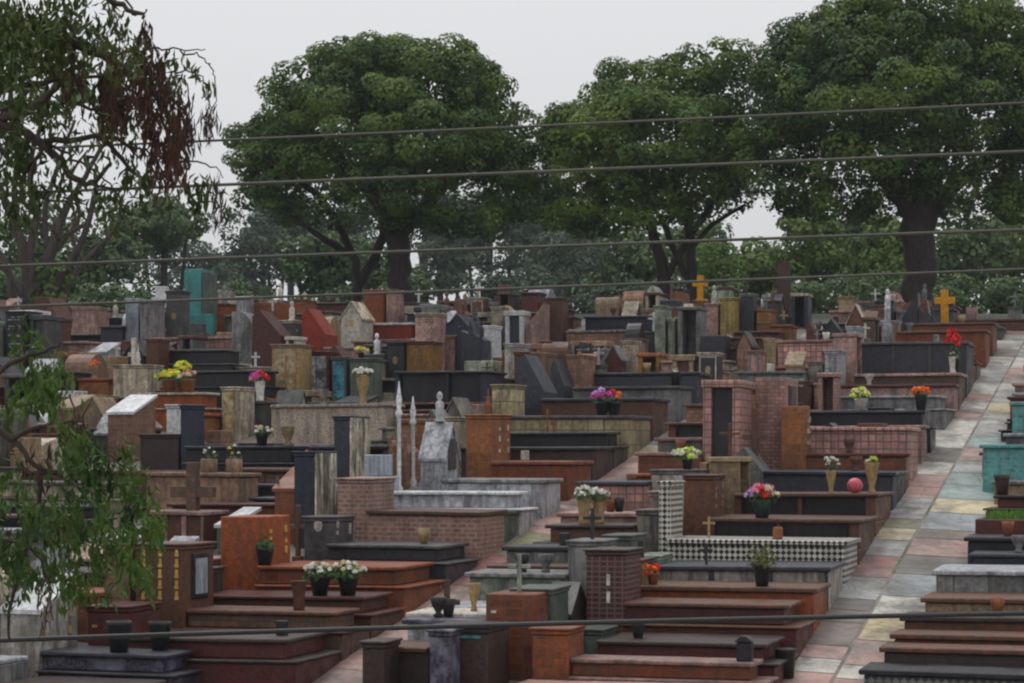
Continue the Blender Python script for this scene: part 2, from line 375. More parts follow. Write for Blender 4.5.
        for xx in (x0-t*.2, x1-t*.8): box(b, xx-.02, xx+t, y0-.03, y0+.05, z0, z0+H*.9)
        out.append(('pilaster', b, 'c'))
    elif kind == 'chair':          # tall back, lower seat
        box(bm, x0, x0+T*.62, y0, y1, z0+H*.12, z0+H); box(bm, x0+T*.22, x1+T*.12, y0-.2, y0-.002, z0, z0+H*.5, .01)
        out.append(('headstone', bm, 'm'))
        b = NB(); box(b, x0+T*.64, x0+T*.72, y0, y1, z0+H*.335, z0+H*.97); out.append(('pilaster', b, 'c'))
    else: raise ValueError(kind)
    return out
BOXY = ('box', 'stele', 'plain', 'niche2', 'tower')
PRM = dict(dirtp=0)
def tomb(u0, u1, v0, w, h=.55, side='L', body='grey', slab=None, style='single', head=None, name='tomb', label=None, nick=None, free=False, orn=False):
    L = u1-u0; s = 1 if side == 'L' else -1
    slab = slab or body
    r = frame_at(name, u0, u1, v0, w)
    hx = L/2; y0, y1 = -w/2, w/2
    ht = head['t'] if head else 0
    ht = min(ht, L)
    def X(a, b):                      # distances from the head end -> ordered x
        a, b = s*(-hx+a), s*(-hx+b); return (a, b) if a < b else (b, a)
    D = -.42
    has_body = L-ht > .3
    if has_body:
        b = NB()
        xa, xb = X(ht+.004, L)
        if style == 'single':
            box(b, xa, xb, y0, y1, D, h-.06); link('body', b, body, r)
            b = NB(); q = X(ht+.004, L+.05); box(b, *q, y0-.055, y1+.02, h-.058, h); link('cover_slab', b, slab, r)
        elif style == 'double':
            h1 = h*.62
            box(b, xa, xb, y0, y1, D, h1-.035); link('base', b, body, r)
            b = NB(); q = X(ht+.004, L+.045); box(b, *q, y0-.045, y1+.02, h1-.033, h1); link('ledge', b, slab, r)
            b = NB(); q = X(ht+.004, L-.16); box(b, *q, y0+.12, y1-.08, h1+.002, h-.05); link('body', b, body, r)
            b = NB(); q = X(ht+.004, L-.1); box(b, *q, y0+.055, y1-.05, h-.048, h); link('cover_slab', b, slab, r)
        elif style == 'table':
            h1 = h*.35
            box(b, xa, xb, y0+.02, y1, D, h1); link('base', b, body, r)
            b = NB()
            b.free()
            for q, yy_ in ((X(L-.14, L), y1), (X(ht+.004, ht+.1), y1), (X(L*.55, L*.55+.07), y0+.1)):
                b = NB(); box(b, *q, y0+.02, yy_, h1+.002, h-.052); link('support', b, body, r)
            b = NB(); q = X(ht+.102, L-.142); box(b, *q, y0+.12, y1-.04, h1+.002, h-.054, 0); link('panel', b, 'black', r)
            b = NB(); q = X(ht+.004, L+.05); box(b, *q, y0-.05, y1+.02, h-.05, h); link('cover_slab', b, slab, r)
        elif style == 'kerb':         # low kerbed bed
            box(b, xa, xb, y0, y0+.09, D, h); box(b, xa, xb, y1-.09, y1, D, h); q = X(L-.09, L); box(b, q[0], q[1], y0+.092, y1-.092, D, h); q = X(ht+.004, ht+.09); box(b, *q, y0+.092, y1-.092, D, h)
            link('kerb', b, body, r); b = NB(); q = X(ht+.092, L-.092); box(b, *q, y0+.092, y1-.092, D, h-.1, 0); link('bed', b, 'cement', r)
        elif style == 'panel':        # framed front
            box(b, xa, xb, y0+.03, y1, D, h-.06)
            link('body', b, body, r)
            n = 3; dx = (xb-xa)/n
            for k in range(n+1): b = NB(); box(b, max(xa, xa+k*dx-.035), min(xb, xa+k*dx+.035), y0-.0, y0+.028, D, h-.062); link('pilaster', b, slab, r)
            b = NB(); q = X(ht+.004, L+.04); box(b, *q, y0-.04, y1+.02, h-.058, h); link('cover_slab', b, slab, r)
    top = h
    if head:
        H = head['h']; hw = min(head.get('w', w*.9), w); k = head.get('kind', 'box'); m = head.get('mat', body); cap = head.get('cap', m)
        ya, yb = -hw/2, hw/2
        xa, xb = X(0, ht)
        kk = k
        if s < 0 and k in ('slantu', 'slantur'): kk = 'slantur' if k == 'slantu' else 'slantu'
        plh = head.get('plinth', 0)
        if plh:
            b = NB(); q = X(0, ht+.002); box(b, *q, y0, y1, D, plh); link('plinth', b, head.get('pmat', body), r); z0 = plh+.002; H -= plh
        else: z0 = D; H -= D
        hp = []
        for pn, b, sl in head_bm(kk, xa, xb, ya, yb, z0, H): hp.append(link(pn, b, m if sl == 'm' else cap, r))
        zt = z0+H
        fx = s*(-hx+ht)                                # front face x
        dec = head.get('decor', '')
        zb = max(plh, h if has_body else 0)+.08
        if 'M' in dec:                                 # facing slab on the front
            b = NB(); a, c = sorted((fx+s*.0015, fx+s*.03)); box(b, a, c, ya, yb, 0, zt-.032, .004); link('front_slab', b, 'streaked', r)
        if 'A' in dec:                                 # dark arch laid on the front, painting the shade inside a niche
            b = NB(); a, c = sorted((fx+s*.0015, fx+s*.025)); rr = hw*.26; zc = zb+(zt-zb)*.45
            prism(b, [(-rr, zb+.05), (rr, zb+.05)]+[(rr*math.cos(q), zc+rr*math.sin(q)) for q in [math.pi*i/8 for i in range(9)]], a, c, 'x'); link('niche', b, 'darkgrey', r)
        if 'P' in dec:                                 # gilt plaques on the front face
            b = NB(); n = 2 if zt-zb > .4 else 1; cols = 2
            for i in range(cols):
                for j in range(n+1):
                    yy = ya+(.2+.6*i)*hw; zz = zb+(zt*.9-zb)*(j+.3)/(n+1)
                    a, c = sorted((fx+s*.0015, fx+s*.013)); box(b, a, c, yy-.04, yy+.04, zz, zz+.05+.04*((i+j) % 2), 0)
            link('plaque', b, head.get('pl', 'gold'), r)
        if 'F' in dec:                                 # framed picture on the front face
            b = NB(); a, c = sorted((fx+s*.0015, fx+s*.02)); box(b, a, c, ya+hw*.22, yb-hw*.22, zb+.02, zt-.12, .005); fr = link('picture_frame', b, head.get('fm', 'darkbrown'), r)
            b = NB(); a, c = sorted((fx+s*.022, fx+s*.03)); box(b, a, c, ya+hw*.3, yb-hw*.3, zb+.08, zt-.18, 0); link('picture', b, head.get('pic', 'blueish'), fr)
        if 'N' in dec:                                 # rows of small gilt letters on the near face
            b = NB(); g = random.Random(int(u0*100+v0)); zz = zt-.1-g.random()*.1
            big = head.get('big')
            if big:
                for i in range(3):
                    for j in range(5):
                        if g.random() < .15: continue
                        xx = xa+(i+.5)*(xb-xa)/3; z1 = zb+(j+.2)*(zt-.05-zb)/5; box(b, xx-.025, xx+.025, ya-.012, ya-.0015, z1, z1+.035, 0); box(b, xx-.018, xx+.018, ya-.01, ya-.0015, z1+.037, z1+.1, 0)
            else:
                while zz > zb+.05 and g.random() < .85:
                    xx = xa+.05+g.random()*.04
                    while xx < xb-.06:
                        q = g.uniform(.012, .05)
                        if g.random() < .7: box(b, xx, min(xx+q, xb-.03), ya-.006, ya-.0015, zz, zz+.022, 0)
                        xx += q+.02
                    zz -= g.choice([.055, .055, .14])
            if not b.verts: box(b, xa+.06, xa+.12, ya-.006, ya-.0015, zb, zb+.03, 0)
            link('lettering', b, head.get('pl', 'gold'), r)
        if 'O' in dec:                                 # oval portrait + small frame on the near face
            b = NB(); xc = (xa+xb)/2; zc = zb+(zt-zb)*.55; prism(b, [(xc+.06*math.cos(a), zc+.085*math.sin(a)) for a in [2*math.pi*i/12 for i in range(12)]], ya-.012, ya-.0015)
            link('portrait', b, head.get('pl', 'plaster'), r)
        if 'T' in dec:                                 # two small white tags, one above the other
            for zz in (zt-.42, zt-.62):
                b = NB(); box(b, (xa+xb)/2+.01, (xa+xb)/2+.05, ya-.01, ya-.0015, zz, zz+.13, 0); link('name_tag', b, 'plaster', r)
        if 'W' in dec:                                 # picture panels set in the near face
            nW = head.get('nw', 1); ww_ = (xb-xa)*.8/nW
            for i in range(nW):
                b = NB(); p0 = xa+(xb-xa)*.1+i*ww_+.01; box(b, p0, p0+ww_-.02, ya-.012, ya-.0015, max(zb, .08)+.02, zt-.1, 0); link('panel', b, head.get('wm', 'goldpanel'), r)
        if 'B' in dec:                                 # raised border on the near face
            b = NB(); e1 = xa+.03; e2 = xb-.03; zz1 = zb-.02; zz2 = zt-.08
            if e2-e1 > .14 and zz2-zz1 > .2:
                box(b, e1, e1+.025, ya-.014, ya-.001, zz1, zz2, 0); box(b, e2-.025, e2, ya-.014, ya-.001, zz1, zz2, 0); box(b, e1+.026, e2-.026, ya-.014, ya-.001, zz2-.025, zz2, 0); box(b, e1+.026, e2-.026, ya-.014, ya-.001, zz1, zz1+.025, 0)
                link('border', b, cap if cap != m else head.get('pl', 'grey'), r)
        if 'X' in dec:                                 # cross on top
            b = NB(); cross_bm(b, (xa+xb)/2, 0, zt, head.get('ch', .38), head.get('ct', .022), .6, 'y'); link('cross', b, head.get('cm', m), r)
        if 'S' in dec:                                 # small statue on top
            b = NB(); zz = zt; lathe(b, [(.075, 0), (.085, .03), (.05, .05), (.075, .1), (.06, .2), (.07, .27), (.045, .31), (.022, .33), (.045, .36), (.05, .4), (.035, .44), (.005, .46)], (xa+xb)/2, 0, zz, 10); link('statue', b, head.get('cm', 'plaster'), r, True)
        if 'V' in dec:                                 # finial
            b = NB(); lathe(b, [(.06, 0), (.07, .02), (.03, .06), (.06, .12), (.045, .16), (.015, .3), (.004, .42)], (xa+xb)/2, 0, zt, 10); link('finial', b, head.get('cm', m), r, True)
        top = zt
    if has_body and orn:
        g = random.Random(int(abs(u0*977+v0*31))); n = g.choice([0, 0, 1, 1, 2])
        for i in range(n):
            xx = s*(-hx+g.uniform(ht+.25, L-.2)); yy = g.uniform(-w*.28, w*.1); k2 = g.choice(['vase', 'vase', 'cross', 'lamp', 'urn']); b = NB()
            if k2 == 'vase': lathe(b, [(.05, 0), (.075, .13), (.085, .2), (.07, .2), (.06, .12), (.01, .1)], xx, yy, h, 10)
            elif k2 == 'urn': lathe(b, [(.05, 0), (.06, .02), (.03, .05), (.08, .14), (.1, .22), (.08, .22), (.01, .2)], xx, yy, h, 10)
            elif k2 == 'cross': cross_bm(b, xx, yy, h, g.uniform(.2, .4), .016, .6)
            else: box(b, xx-.06, xx+.06, yy-.05, yy+.05, h, h+.16)
            link({'lamp': 'lamp_box', 'cross': 'small_cross'}.get(k2, k2), b, g.choice(['vaseDark', 'brown', 'vaseTan', 'plaster', 'iron', 'grey', 'vaseTerra']), r, k2 in ('vase', 'urn'))
    rec = dict(u0=u0, u1=u1, v0=v0, v1=v0+w, w=w, h=h, o=r, side=side, nick=nick, label=label, body=body, slab=slab, style=style, head=head, top=top, free=free, z=r.location.z, ht=ht, hb=has_body)
    if label: tag(r, label, 'tomb' if has_body else 'tombstone')
    ITEMS.append(rec)
    return rec
PROT = []           # (px0,px1,lowest row that must stay in view,Y): what a planned monument shows in the photo
def protect(x0, x1, yv, Y): PROT.append((x0, x1, yv, Y))
def cap_height(u0, u1, v0, w, h):
    """how tall something on this footprint may be without hiding a planned monument behind it"""
    for c in range(1):
        xs = []
        for u in (u0, u1):
            for v in (v0, v0+w): x, y = uv2w(u, v); xs.append((512+F*x/y, y))
        a = min(p[0] for p in xs); b = max(p[0] for p in xs); y = sum(p[1] for p in xs)/4; x_, y_ = uv2w((u0+u1)/2, v0+w/2); zz = zg(x_, y_)
        for (x0, x1, yv, Y) in PROT:
            if Y > y+.3 and a < x1-1 and b > x0+1:
                h = min(h, (HY-yv)/F*y-zz)
    return h
def H(kind='box', t=.3, w=.8, h=1.1, mat=None, decor='', **k):
    d = dict(kind=kind, t=t, w=w, h=h, decor=decor, **k)
    if mat: d['mat'] = mat
    return d
ROWS = {  # u of the low side, u of the high side, side on which the head stands
    'R': (-3.05, -.75, 'R'), 'C': (-6.6, -4.12, 'L'), 'C2': (-8.28, -6.65, 'R'), 'B': (-11.55, -9.0, 'L'), 'B2': (-13.95, -11.6, 'R'),
    'E': (-17.3, -14.75, 'L'), 'E2': (-19.8, -17.35, 'R'), 'F': (-23.2, -20.6, 'L'), 'F2': (-25.7, -23.25, 'R'), 'G': (-29., -26.4, 'L'), 'G2': (-31.5, -29.05, 'R')}
NOORN = set(['black granite tomb with two bouquets', 'brown tomb with gold plaques', 'brown tomb with orange flowers', 'brown tomb with the pink and red bouquet', 'brown tomb with the tan vase', 'brown tomb with twin white bouquets', 'brown tomb with white daisies', 'brown wood-coloured tomb', 'cream tiled tomb', 'dark green stele', 'glossy black tomb', 'grey tomb with two dark pots', 'magenta vase tomb', 'maroon tomb with dark crown pot', 'mossy white tomb with the yellow urn', 'orange terracotta tomb', 'orange tiled box tomb', 'peach tomb with two pots', 'pink grid tomb with marble headstone', 'speckled tomb with slanted marble headstone', 'terracotta tomb with the black box lamp', 'terrazzo tomb', 'yellow flower tomb'])
def row(rn, specs):
    ua, ub, side = ROWS[rn]
    foot = ub if side == 'L' else ua
    vs = []
    for s in specs:
        vs.append(vfor(foot, Yh(s['py'], s.get('h', .55))))
    for i, s in enumerate(specs):
        gap = (vs[i+1]-vs[i]) if i+1 < len(vs) else 1.2
        w = s.get('w', min(gap-.06, 1.75))
        k = {a: b for a, b in s.items() if a not in ('py', 'w', 'h', 'u0', 'u1')}
        r_ = tomb(s.get('u0', ua), s.get('u1', ub), vs[i], w, s.get('h', .55), side, orn=s.get('nick') not in NOORN and s.get('style') != 'kerb', **k)
        pxs = [512+F*x_/y_ for x_, y_ in (uv2w(r_['u0'], vs[i]), uv2w(r_['u1'], vs[i]))]; yy = uv2w((r_['u0']+r_['u1'])/2, vs[i])[1]
        protect(pxs[0], pxs[1], s['py']+9, yy)
        if r_['head']:
            hx_ = [512+F*x_/y_ for x_, y_ in (uv2w(r_['u0'] if side == 'L' else r_['u1']-r_['ht'], vs[i]), uv2w(r_['u0']+r_['ht'] if side == 'L' else r_['u1'], vs[i]))]
            t_ = HY-F*(r_['z']+r_['head']['h'])/yy; protect(hx_[0], hx_[1]+4, t_+.7*(s['py']-t_) if t_ < s['py'] else s['py'], yy)
def mon(x0, x1, yt, yb, kind='box', mat='grey', w=.6, label=None, nick=None, name='tombstone', **k):
    """a single upright monument: left and right of its near face, its top, and the ground line in front of it"""
    Y0 = Yg(yb)
    for dY in (0, .15, -.15, .3, -.3, .5, -.5, .7, -.7, .9, -.9, 1.2, -1.2, 1.5):
        Y = Y0+dY; x = (x0-512)/F*Y; hh = (HY-yt)/F*Y-zg(x, Y)
        u0 = ufor(x0, Y); v0 = vfor(u0, Y); t = (x1-x0)/F*Y/CT
        if not clashes(u0, u0+t, v0, v0+w): break
    else:
        print('CLASH', label, round(u0, 2), round(v0, 2), [(c['label'] or '?')[:30] for c in clashes(u0, u0+t, v0, v0+w)]); return
    hd = H(kind, t, w, hh, mat, **k)
    protect(x0, x1+3, yt+.72*(yb-yt), Y)
    return tomb(u0, u0+t, v0, w, 0, 'L', mat, None, 'single', hd, name, label, nick, free=True)
def wide(x0, x1, yt, yb, body='grey', w=1.0, side='L', style='single', label=None, nick=None, slab=None, head=None, name='tomb'):
    """a long low tomb seen from its side, by pixels of its near face"""
    Y = Yg(yb); hh = (yb-yt)/F*Y
    u0 = ufor(x0, Y); v0 = vfor(u0, Y); t = (x1-x0)/F*Y/CT
    cl = clashes(u0, u0+t, v0, v0+w)
    if cl: print('CLASH', label, round(u0, 2), round(v0, 2), [(c['label'] or '?')[:30] for c in cl])
    protect(x0, x1, yt+.5*(yb-yt), Y)
    return tomb(u0, u0+t, v0, w, hh, side, body, slab, style, head, name, label, nick, free=True)
# ---------------------------------------------------------------- the rows by the two paths (front to back)
D = dict
row('C', [
 D(py=664, h=.5, body='terrtile', slab='pinkstone', style='double', head=H('box', .4, .85, .82, 'terrtile'), nick='terracotta tomb with the black box lamp', label='terracotta tomb with dotted front beside the right path, nearest of its row'),
 D(py=645, h=.52, body='maroon', slab='darkbrown', style='double', head=H('box', .5, .6, .62, 'greenstone', 'O', pl='grey'), nick='long maroon double-step tomb', label='maroon granite double-step tomb with low grey-green head block, beside the right path'),
 D(py=606, h=.62, body='maroon', slab='brown', style='double', head=H('box', .47, .8, 1.22, 'maroonmosaic', 'T', pl='plaster', cap='darkbrown'), nick='maroon mosaic headstone tomb', label='maroon tomb with tall maroon mosaic headstone and two white tags on it'),
 D(py=588, h=.55, body='terracotta', slab='brown', head=H('box', .35, .8, .85, 'ochre', 'P', cap='brown'), nick='brown tomb with orange flowers', label='brown slab tomb with ochre headstone and small orange flowers at its head'),
 D(py=567, h=.55, body='marble', slab='slate', style='panel', head=H('box', .3, .75, .66, 'mosswhite'), nick='streaked marble tomb', label='weathered streaked marble tomb with dark slate slab, in front of the checkered tomb'),
 D(py=541, h=.6, body='check', slab='check', head=H('box', .16, .8, 1.35, 'check', cap='check'), nick='checkered tomb', label='tomb covered in small black and white checkered tiles'),
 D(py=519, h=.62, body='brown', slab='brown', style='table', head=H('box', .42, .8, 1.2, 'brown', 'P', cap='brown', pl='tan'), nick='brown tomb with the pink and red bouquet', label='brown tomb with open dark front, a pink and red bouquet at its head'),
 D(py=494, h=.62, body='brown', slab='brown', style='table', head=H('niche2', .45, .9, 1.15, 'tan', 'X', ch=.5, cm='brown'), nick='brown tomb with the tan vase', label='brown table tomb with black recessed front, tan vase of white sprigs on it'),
 D(py=471, h=.6, body='slate', slab='bluegranite', head=H('slantu', .5, .8, .95, 'greytile'), nick='blue-grey granite tomb', label='dark blue-grey granite tomb in front of the orange headstone tomb'),
 D(py=453, h=.6, body='terrtile', slab='maroon', style='single', u0=-6.1, head=H('plain', .42, .95, 1.35, 'orange', 'P', pl='plaster'), nick='orange tiled headstone tomb', label='orange-brown tiled tomb with maroon slab and tall orange headstone'),
 D(py=427, h=.95, body='pinkgrid', slab='pinkgrid', w=1.25, head=H('plain', .5, 1.2, 1.75, 'pinktile', 'F', pic='darkgrey'), nick='large pink grid tiled tomb', label='large tomb of small square pink tiles with stepped pink headstone'),
 D(py=410, h=.75, body='black', slab='slate', style='double', w=.95, head=H('box', .12, .8, .9, 'slate'), nick='black granite tomb with two bouquets', label='black granite tomb with a yellow-green and an orange bouquet on it'),
 D(py=395, h=.65, body='grey', slab='lightgrey', style='double', head=H('box', .2, .9, .9, 'pinkstone', 'P', pl='grey'), nick='grey striped tomb', label='grey stone double-slab tomb behind the black tomb with two bouquets'),
 D(py=384, h=.62, body='pinkstone', slab='maroon', head=H('box', .3, .9, 1.3, 'lightgrey', 'N', pl='darkgrey'), nick='pink stone tomb by the path', label='pink stone tomb with maroon slab and tall pale grey headstone'),
 D(py=373, h=.72, body='browntile', slab='pinkstone', w=1.6, head=H('niche2', .45, .9, 1.55, 'pinkstone', 'P', pl='brown'), nick='brown wood-coloured tomb', label='long brown tomb with pale top slab and pink niche headstone'),
 D(py=341, h=1.15, body='slate', slab='darkgrey', style='panel', w=1.8, head=H('box', .25, .9, 1.5, 'lightgrey'), nick='ribbed slate tomb', label='tall blue-grey slate tomb with ribbed sides, red flowers in front of it'),
 D(py=330, h=.85, body='terracotta', slab='brown', w=1.3, u0=-6.1, nick='terracotta slab tomb at the path top', label='terracotta tomb with brown slab near the top of the right path'),
 D(py=322, h=.8, body='terrtile', slab='brown', w=1.3, u0=-6.1, nick='last tiled tomb', label='orange tiled tomb at the far end of the right path'),
])
row('R', [
 D(py=660, h=.5, body='zigzag', slab='black', u0=-3.15, nick='zigzag fronted tomb', label='dark tomb with grey zigzag front at the bottom right corner'),
 D(py=637, h=.52, body='darkbrown', slab='brown', u0=-3.05, nick='rough brown tomb', label='rough grey-brown stone tomb behind the zigzag fronted one'),
 D(py=624, h=.5, body='brown', slab='brown', u0=-3.02, nick='plain brown tomb', label='plain brown tomb between the rough brown and the tan tomb'),
 D(py=606, h=.52, body='brown', slab='darkbrown', u0=-3., nick='dark slab tomb', label='tan tomb with a dark brown slab, in front of the tan tomb'),
 D(py=588, h=.55, body='tan', slab='brown', u0=-2.85, nick='tan tomb', label='tan tomb with brown overhanging slab in front of the grey tiled tomb'),
 D(py=561, h=.62, body='greytile', slab='lightgrey', u0=-2.85, nick='grey tiled tomb', label='pale grey tomb of large square tiles right of the right path'),
 D(py=545, h=.5, body='bluegranite', slab='slate', u0=-2.7, style='double', nick='blue-black double tomb', label='blue-black granite double-slab tomb behind the grey tiled tomb'),
 D(py=529, h=.5, body='black', slab='black', u0=-2.7, nick='low black tomb', label='low black granite tomb in front of the planted bed'),
 D(py=512, h=.5, body='maroon', slab='maroon', style='kerb', u0=-2.7, nick='planted maroon bed', label='maroon kerbed grave bed planted with bright green grass'),
 D(py=488, h=.5, body='maroon', slab='darkbrown', u0=-2.7, style='double', nick='maroon tomb with dark crown pot', label='maroon double-slab tomb with a dark crown-shaped pot, right of the path'),
 D(py=474, h=.45, body='tan', slab='grey', u0=-2.7, nick='tan low tomb', label='low tan tomb in front of the teal tiled tomb'),
 D(py=438, h=.85, body='tealtile', slab='tealtile', u0=-2.95, w=1.3, nick='teal tiled tomb', label='large teal tiled tomb at the right edge, the nearer of two'),
 D(py=427, h=.7, body='grey', slab='lightgrey', u0=-2.75, nick='grey tomb between the teal ones', label='grey stone tomb between the two teal tiled tombs'),
 D(py=396, h=1.0, body='tealtile', slab='tealtile', u0=-2.75, w=1.3, nick='farther teal tiled tomb', label='teal tiled tomb at the right edge, the farther of two'),
])
row('B', [
 D(py=663, h=.52, body='speckled', slab='slate', style='double', w=.95, u0=-12.1, u1=-10.1, head=H('slantv', .45, .9, 1.3, 'marble', 'P', cap='white', pl='vaseTan'), nick='speckled tomb with slanted marble headstone', label='speckled blue-grey tomb with two dark pots, slanted white marble headstone'),
 D(py=641, h=.58, body='maroon', slab='darkbrown', style='double', head=H('box', .5, .8, .9, 'maroon', 'N', pl='gold', plinth=0), nick='long maroon tomb at lower left', label='long maroon granite tomb with low maroon headstone, second from the lower left corner'),
 D(py=613, h=.55, body='browntile', slab='brown', style='double', u1=-9.0, head=H('box', .62, .82, 1.3, 'brown', 'NF', big=1, pic='blueish', fm='black', cap='brown'), nick='brown tomb with gold plaques', label='brown granite tomb, tall headstone with gold plaques and a framed blue picture'),
 D(py=598, h=.5, body='brown', slab='maroon', style='double', head=H('box', .3, .7, .8, 'darkbrown'), nick='brown tomb with white daisies', label='brown tomb with two black pots of white daisies on it'),
 D(py=568, h=.6, body='terrtile', slab='terracotta', style='double', head=H('plain', .6, .85, 1.2, 'terracotta', 'P', pl='gold'), nick='orange terracotta tomb', label='orange terracotta double-step tomb with broad orange headstone'),
 D(py=546, h=.55, body='slate', slab='darkgrey', style='double', u0=-11.05, head=H('box', .4, .8, .9, 'darkgrey', 'PO', pl='plaster'), nick='dark grey double tomb', label='dark grey granite double-step tomb in front of the pink brick tomb'),
 D(py=511, h=.72, body='pinkbrick', slab='brown', w=1.2, u0=-11.05, head=H('box', .45, 1.1, 1.15, 'pinkbrick', cap='pinkstone'), nick='pink brick tomb', label='pink brick tomb with pale mortar and thin brown cover slab'),
 D(py=492, h=.62, body='lightgrey', slab='white', w=.8, style='double', head=H('tower', .55, .75, 1.15, 'blueish'), nick='pale grey tomb with stepped headstone', label='pale blue-grey tomb with stepped bluish headstone'),
 D(py=479, h=.6, body='lightgrey', slab='grey', w=1.0, u0=-10.95, head=H('gablev', .38, .66, 1.45, 'lightgrey', 'SA', cap='lightgrey', cm='white'), nick='grey gabled shrine tomb', label='grey tomb with grey gabled shrine headstone and small white figure'),
 D(py=461, h=.62, body='terracotta', slab='terrtile', u0=-10.75, head=H('box', .5, .8, 1.35, 'orange', 'PV', pl='plaster', cm='terracotta'), nick='orange stele tomb', label='terracotta tomb with tall orange headstone right of the grey shrine'),
 D(py=447, h=.6, body='darkbrown', slab='black', head=H('box', .35, .8, 1.1, 'cream', 'P', pl='brown'), nick='dark tomb with cream headstone', label='dark brown tomb with black slab and cream headstone'),
 D(py=432, h=.62, body='black', slab='black', style='double', head=H('box', .3, .8, .85, 'darkbrown'), nick='long black double tomb', label='long black granite double-slab tomb in front of the cream tiled tomb'),
 D(py=415, h=.75, body='creamtile', slab='darkgrey', head=H('box', .35, .9, 1.3, 'creamtile', 'O', pl='cream'), nick='cream tiled tomb', label='cream tiled tomb with dark slab, magenta and orange flowers on it'),
 D(py=398, h=.78, body='brown', slab='slate', w=1.3, head=H('slantu', .5, .9, 1.6, 'slate'), nick='brown tomb with slate slab', label='brown tomb with dark slate slab and slanted slate headstone'),
 D(py=386, h=.7, body='grey', slab='darkgrey', w=1.2, u0=-11.05, nick='grey tomb with two dark pots', label='grey tomb with dark slab, two small dark pots on it'),
 D(py=372, h=.75, body='slate', slab='slate', w=1.3, u0=-11.05, nick='slate-blue tomb', label='slate-blue tomb behind the one with two dark pots'),
])
row('C2', [
 D(py=640, h=.62, w=.9, u0=-8.18, u1=-6.9, body='darkbrown', slab='brown', head=H('box', .62, .8, .85, 'darkbrown', 'W', wm='blueglass'), nick='small tomb with glazed picture', label='small dark tomb right of the central path with a sunken glazed picture'),
 D(py=612, h=.66, w=.75, u0=-8.15, u1=-6.7, body='lightgrey', slab='speckled', head=H('plain', .55, .72, .95, 'terrtile', 'NX', pl='plaster', ch=.42, cm='mosswhite'), nick='low grey tomb with orange headstone', label='grey speckled tomb with tall orange tiled headstone, pale cross on top'),
 D(py=605, h=.62, w=.8, body='mosswhite', slab='plaster', head=H('box', .45, .75, .9, 'greenstone'), nick='mossy white tomb with the yellow urn', label='mossy white and green tomb carrying a yellow urn'),
 D(py=566, h=.6, w=.9, body='mosswhite', slab='grey', head=H('box', .4, .8, 1.0, 'grey', 'X', cm='iron'), nick='mossy tomb with iron cross', label='low mossy grey tomb with thin dark iron cross'),
 D(py=540, h=.6, w=.9, body='grey', slab='slate', head=H('box', .35, .8, .75, 'greenstone'), nick='slate slab tomb by the path bend', label='grey tomb with slate slab in front of the twin vase tomb'),
 D(py=519, h=.6, w=1.2, body='brown', slab='darkbrown', style='double', head=H('box', .3, .8, .8, 'cement'), nick='brown tomb with twin white bouquets', label='brown double-slab tomb with two beige vases of white flowers'),
 D(py=476, h=.78, w=1.2, body='pinkgrid', slab='slate', head=H('box', .6, 1.0, .95, 'marble', cap='grey'), nick='pink grid tomb with marble headstone', label='pink tiled tomb with slate slab and streaked white marble head block'),
 D(py=448, h=.6, w=1.2, body='terrtile', slab='pinkstone', head=H('portal', .6, 1.0, 1.75, 'pinkgrid', cap='black'), nick='pink portal tomb', label='orange tomb with tall pink tiled portal framing a black door panel'),
 D(py=433, h=.62, w=1.0, body='grey', slab='pinkstone', head=H('plain', .3, .8, .9, 'brownbrick')),
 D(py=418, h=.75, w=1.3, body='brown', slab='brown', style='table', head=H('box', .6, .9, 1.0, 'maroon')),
 D(py=400, h=.85, w=1.4, body='brownbrick', slab='browntile', head=H('plain', .5, 1.3, 1.0, 'brownbrick'), nick='brown brick tomb', label='broad brown brick tomb with stepped outline left of the large pink tomb'),
 D(py=385, h=.7, w=1.3, body='terrtile', slab='maroon', head=H('box', .3, .8, .85, 'brown', 'O'), nick='small orange tomb with maroon slab', label='orange tiled tomb with maroon slab behind the brown brick tomb'),
 D(py=368, h=.8, w=1.4, body='greytile', slab='greytile', head=H('box', .3, .8, 1.0, 'cement'), nick='long grey tiled tomb', label='long pale grey tiled tomb below the pink grid wall'),
 D(py=338, h=.85, w=1.4, body='pinkgrid', slab='pinkstone', u1=-7.1, nick='far pink grid tomb', label='pink grid tiled tomb in front of the mustard stele'),
])
# ---------------------------------------------------------------- monuments of the left and far parts
mon(184, 213, 268, 342, 'chair', 'teal', .8, 'tall teal painted shrine shaped like a chair, tallest on the left skyline', 'teal shrine', cap='greenstone')
mon(125, 139, 298, 352, 'box', 'blueish', .7, 'slim pale blue-grey stele left of the grey stele on the skyline', 'pale stele')
mon(140, 155, 300, 354, 'box', 'grey', .6, 'mid grey stele left of the teal shrine')
mon(72, 98, 306, 340, 'box', 'pinkstone', .7, 'pink stone block on the far left skyline', cap='pinkstone')
mon(103, 118, 317, 336, 'box', 'bluegranite', .6, 'bright blue-topped low stone beside the pink block', cap='bluegranite', decor='S')
mon(232, 261, 310, 362, 'curve', 'grey', .6, 'grey headstone with a curved sloping side behind the black tombs')
mon(166, 182, 290, 350, 'box', 'darkgrey', .5, 'dark grey slab with gold spray ornament beside the teal shrine', decor='O', pl='gold')
mon(252, 282, 309, 366, 'slantu', 'maroon', .7, 'maroon headstone with slanting top left of the red one', 'maroon slanted stone', decor='X', cm='plaster', ch=.3)
mon(302, 326, 307, 366, 'slantu', 'redpaint', .8, 'bright brick-red headstone with slanting top', 'red slanted stone')
mon(286, 296, 336, 372, 'niche', 'plaster', .6, 'small white arched niche stone left of the red headstone')
mon(341, 362, 300, 352, 'gableu', 'plaster', .8, 'cream gabled shrine with a small statue in front, right of the red headstone', decor='O', pl='gold', cap='cream')
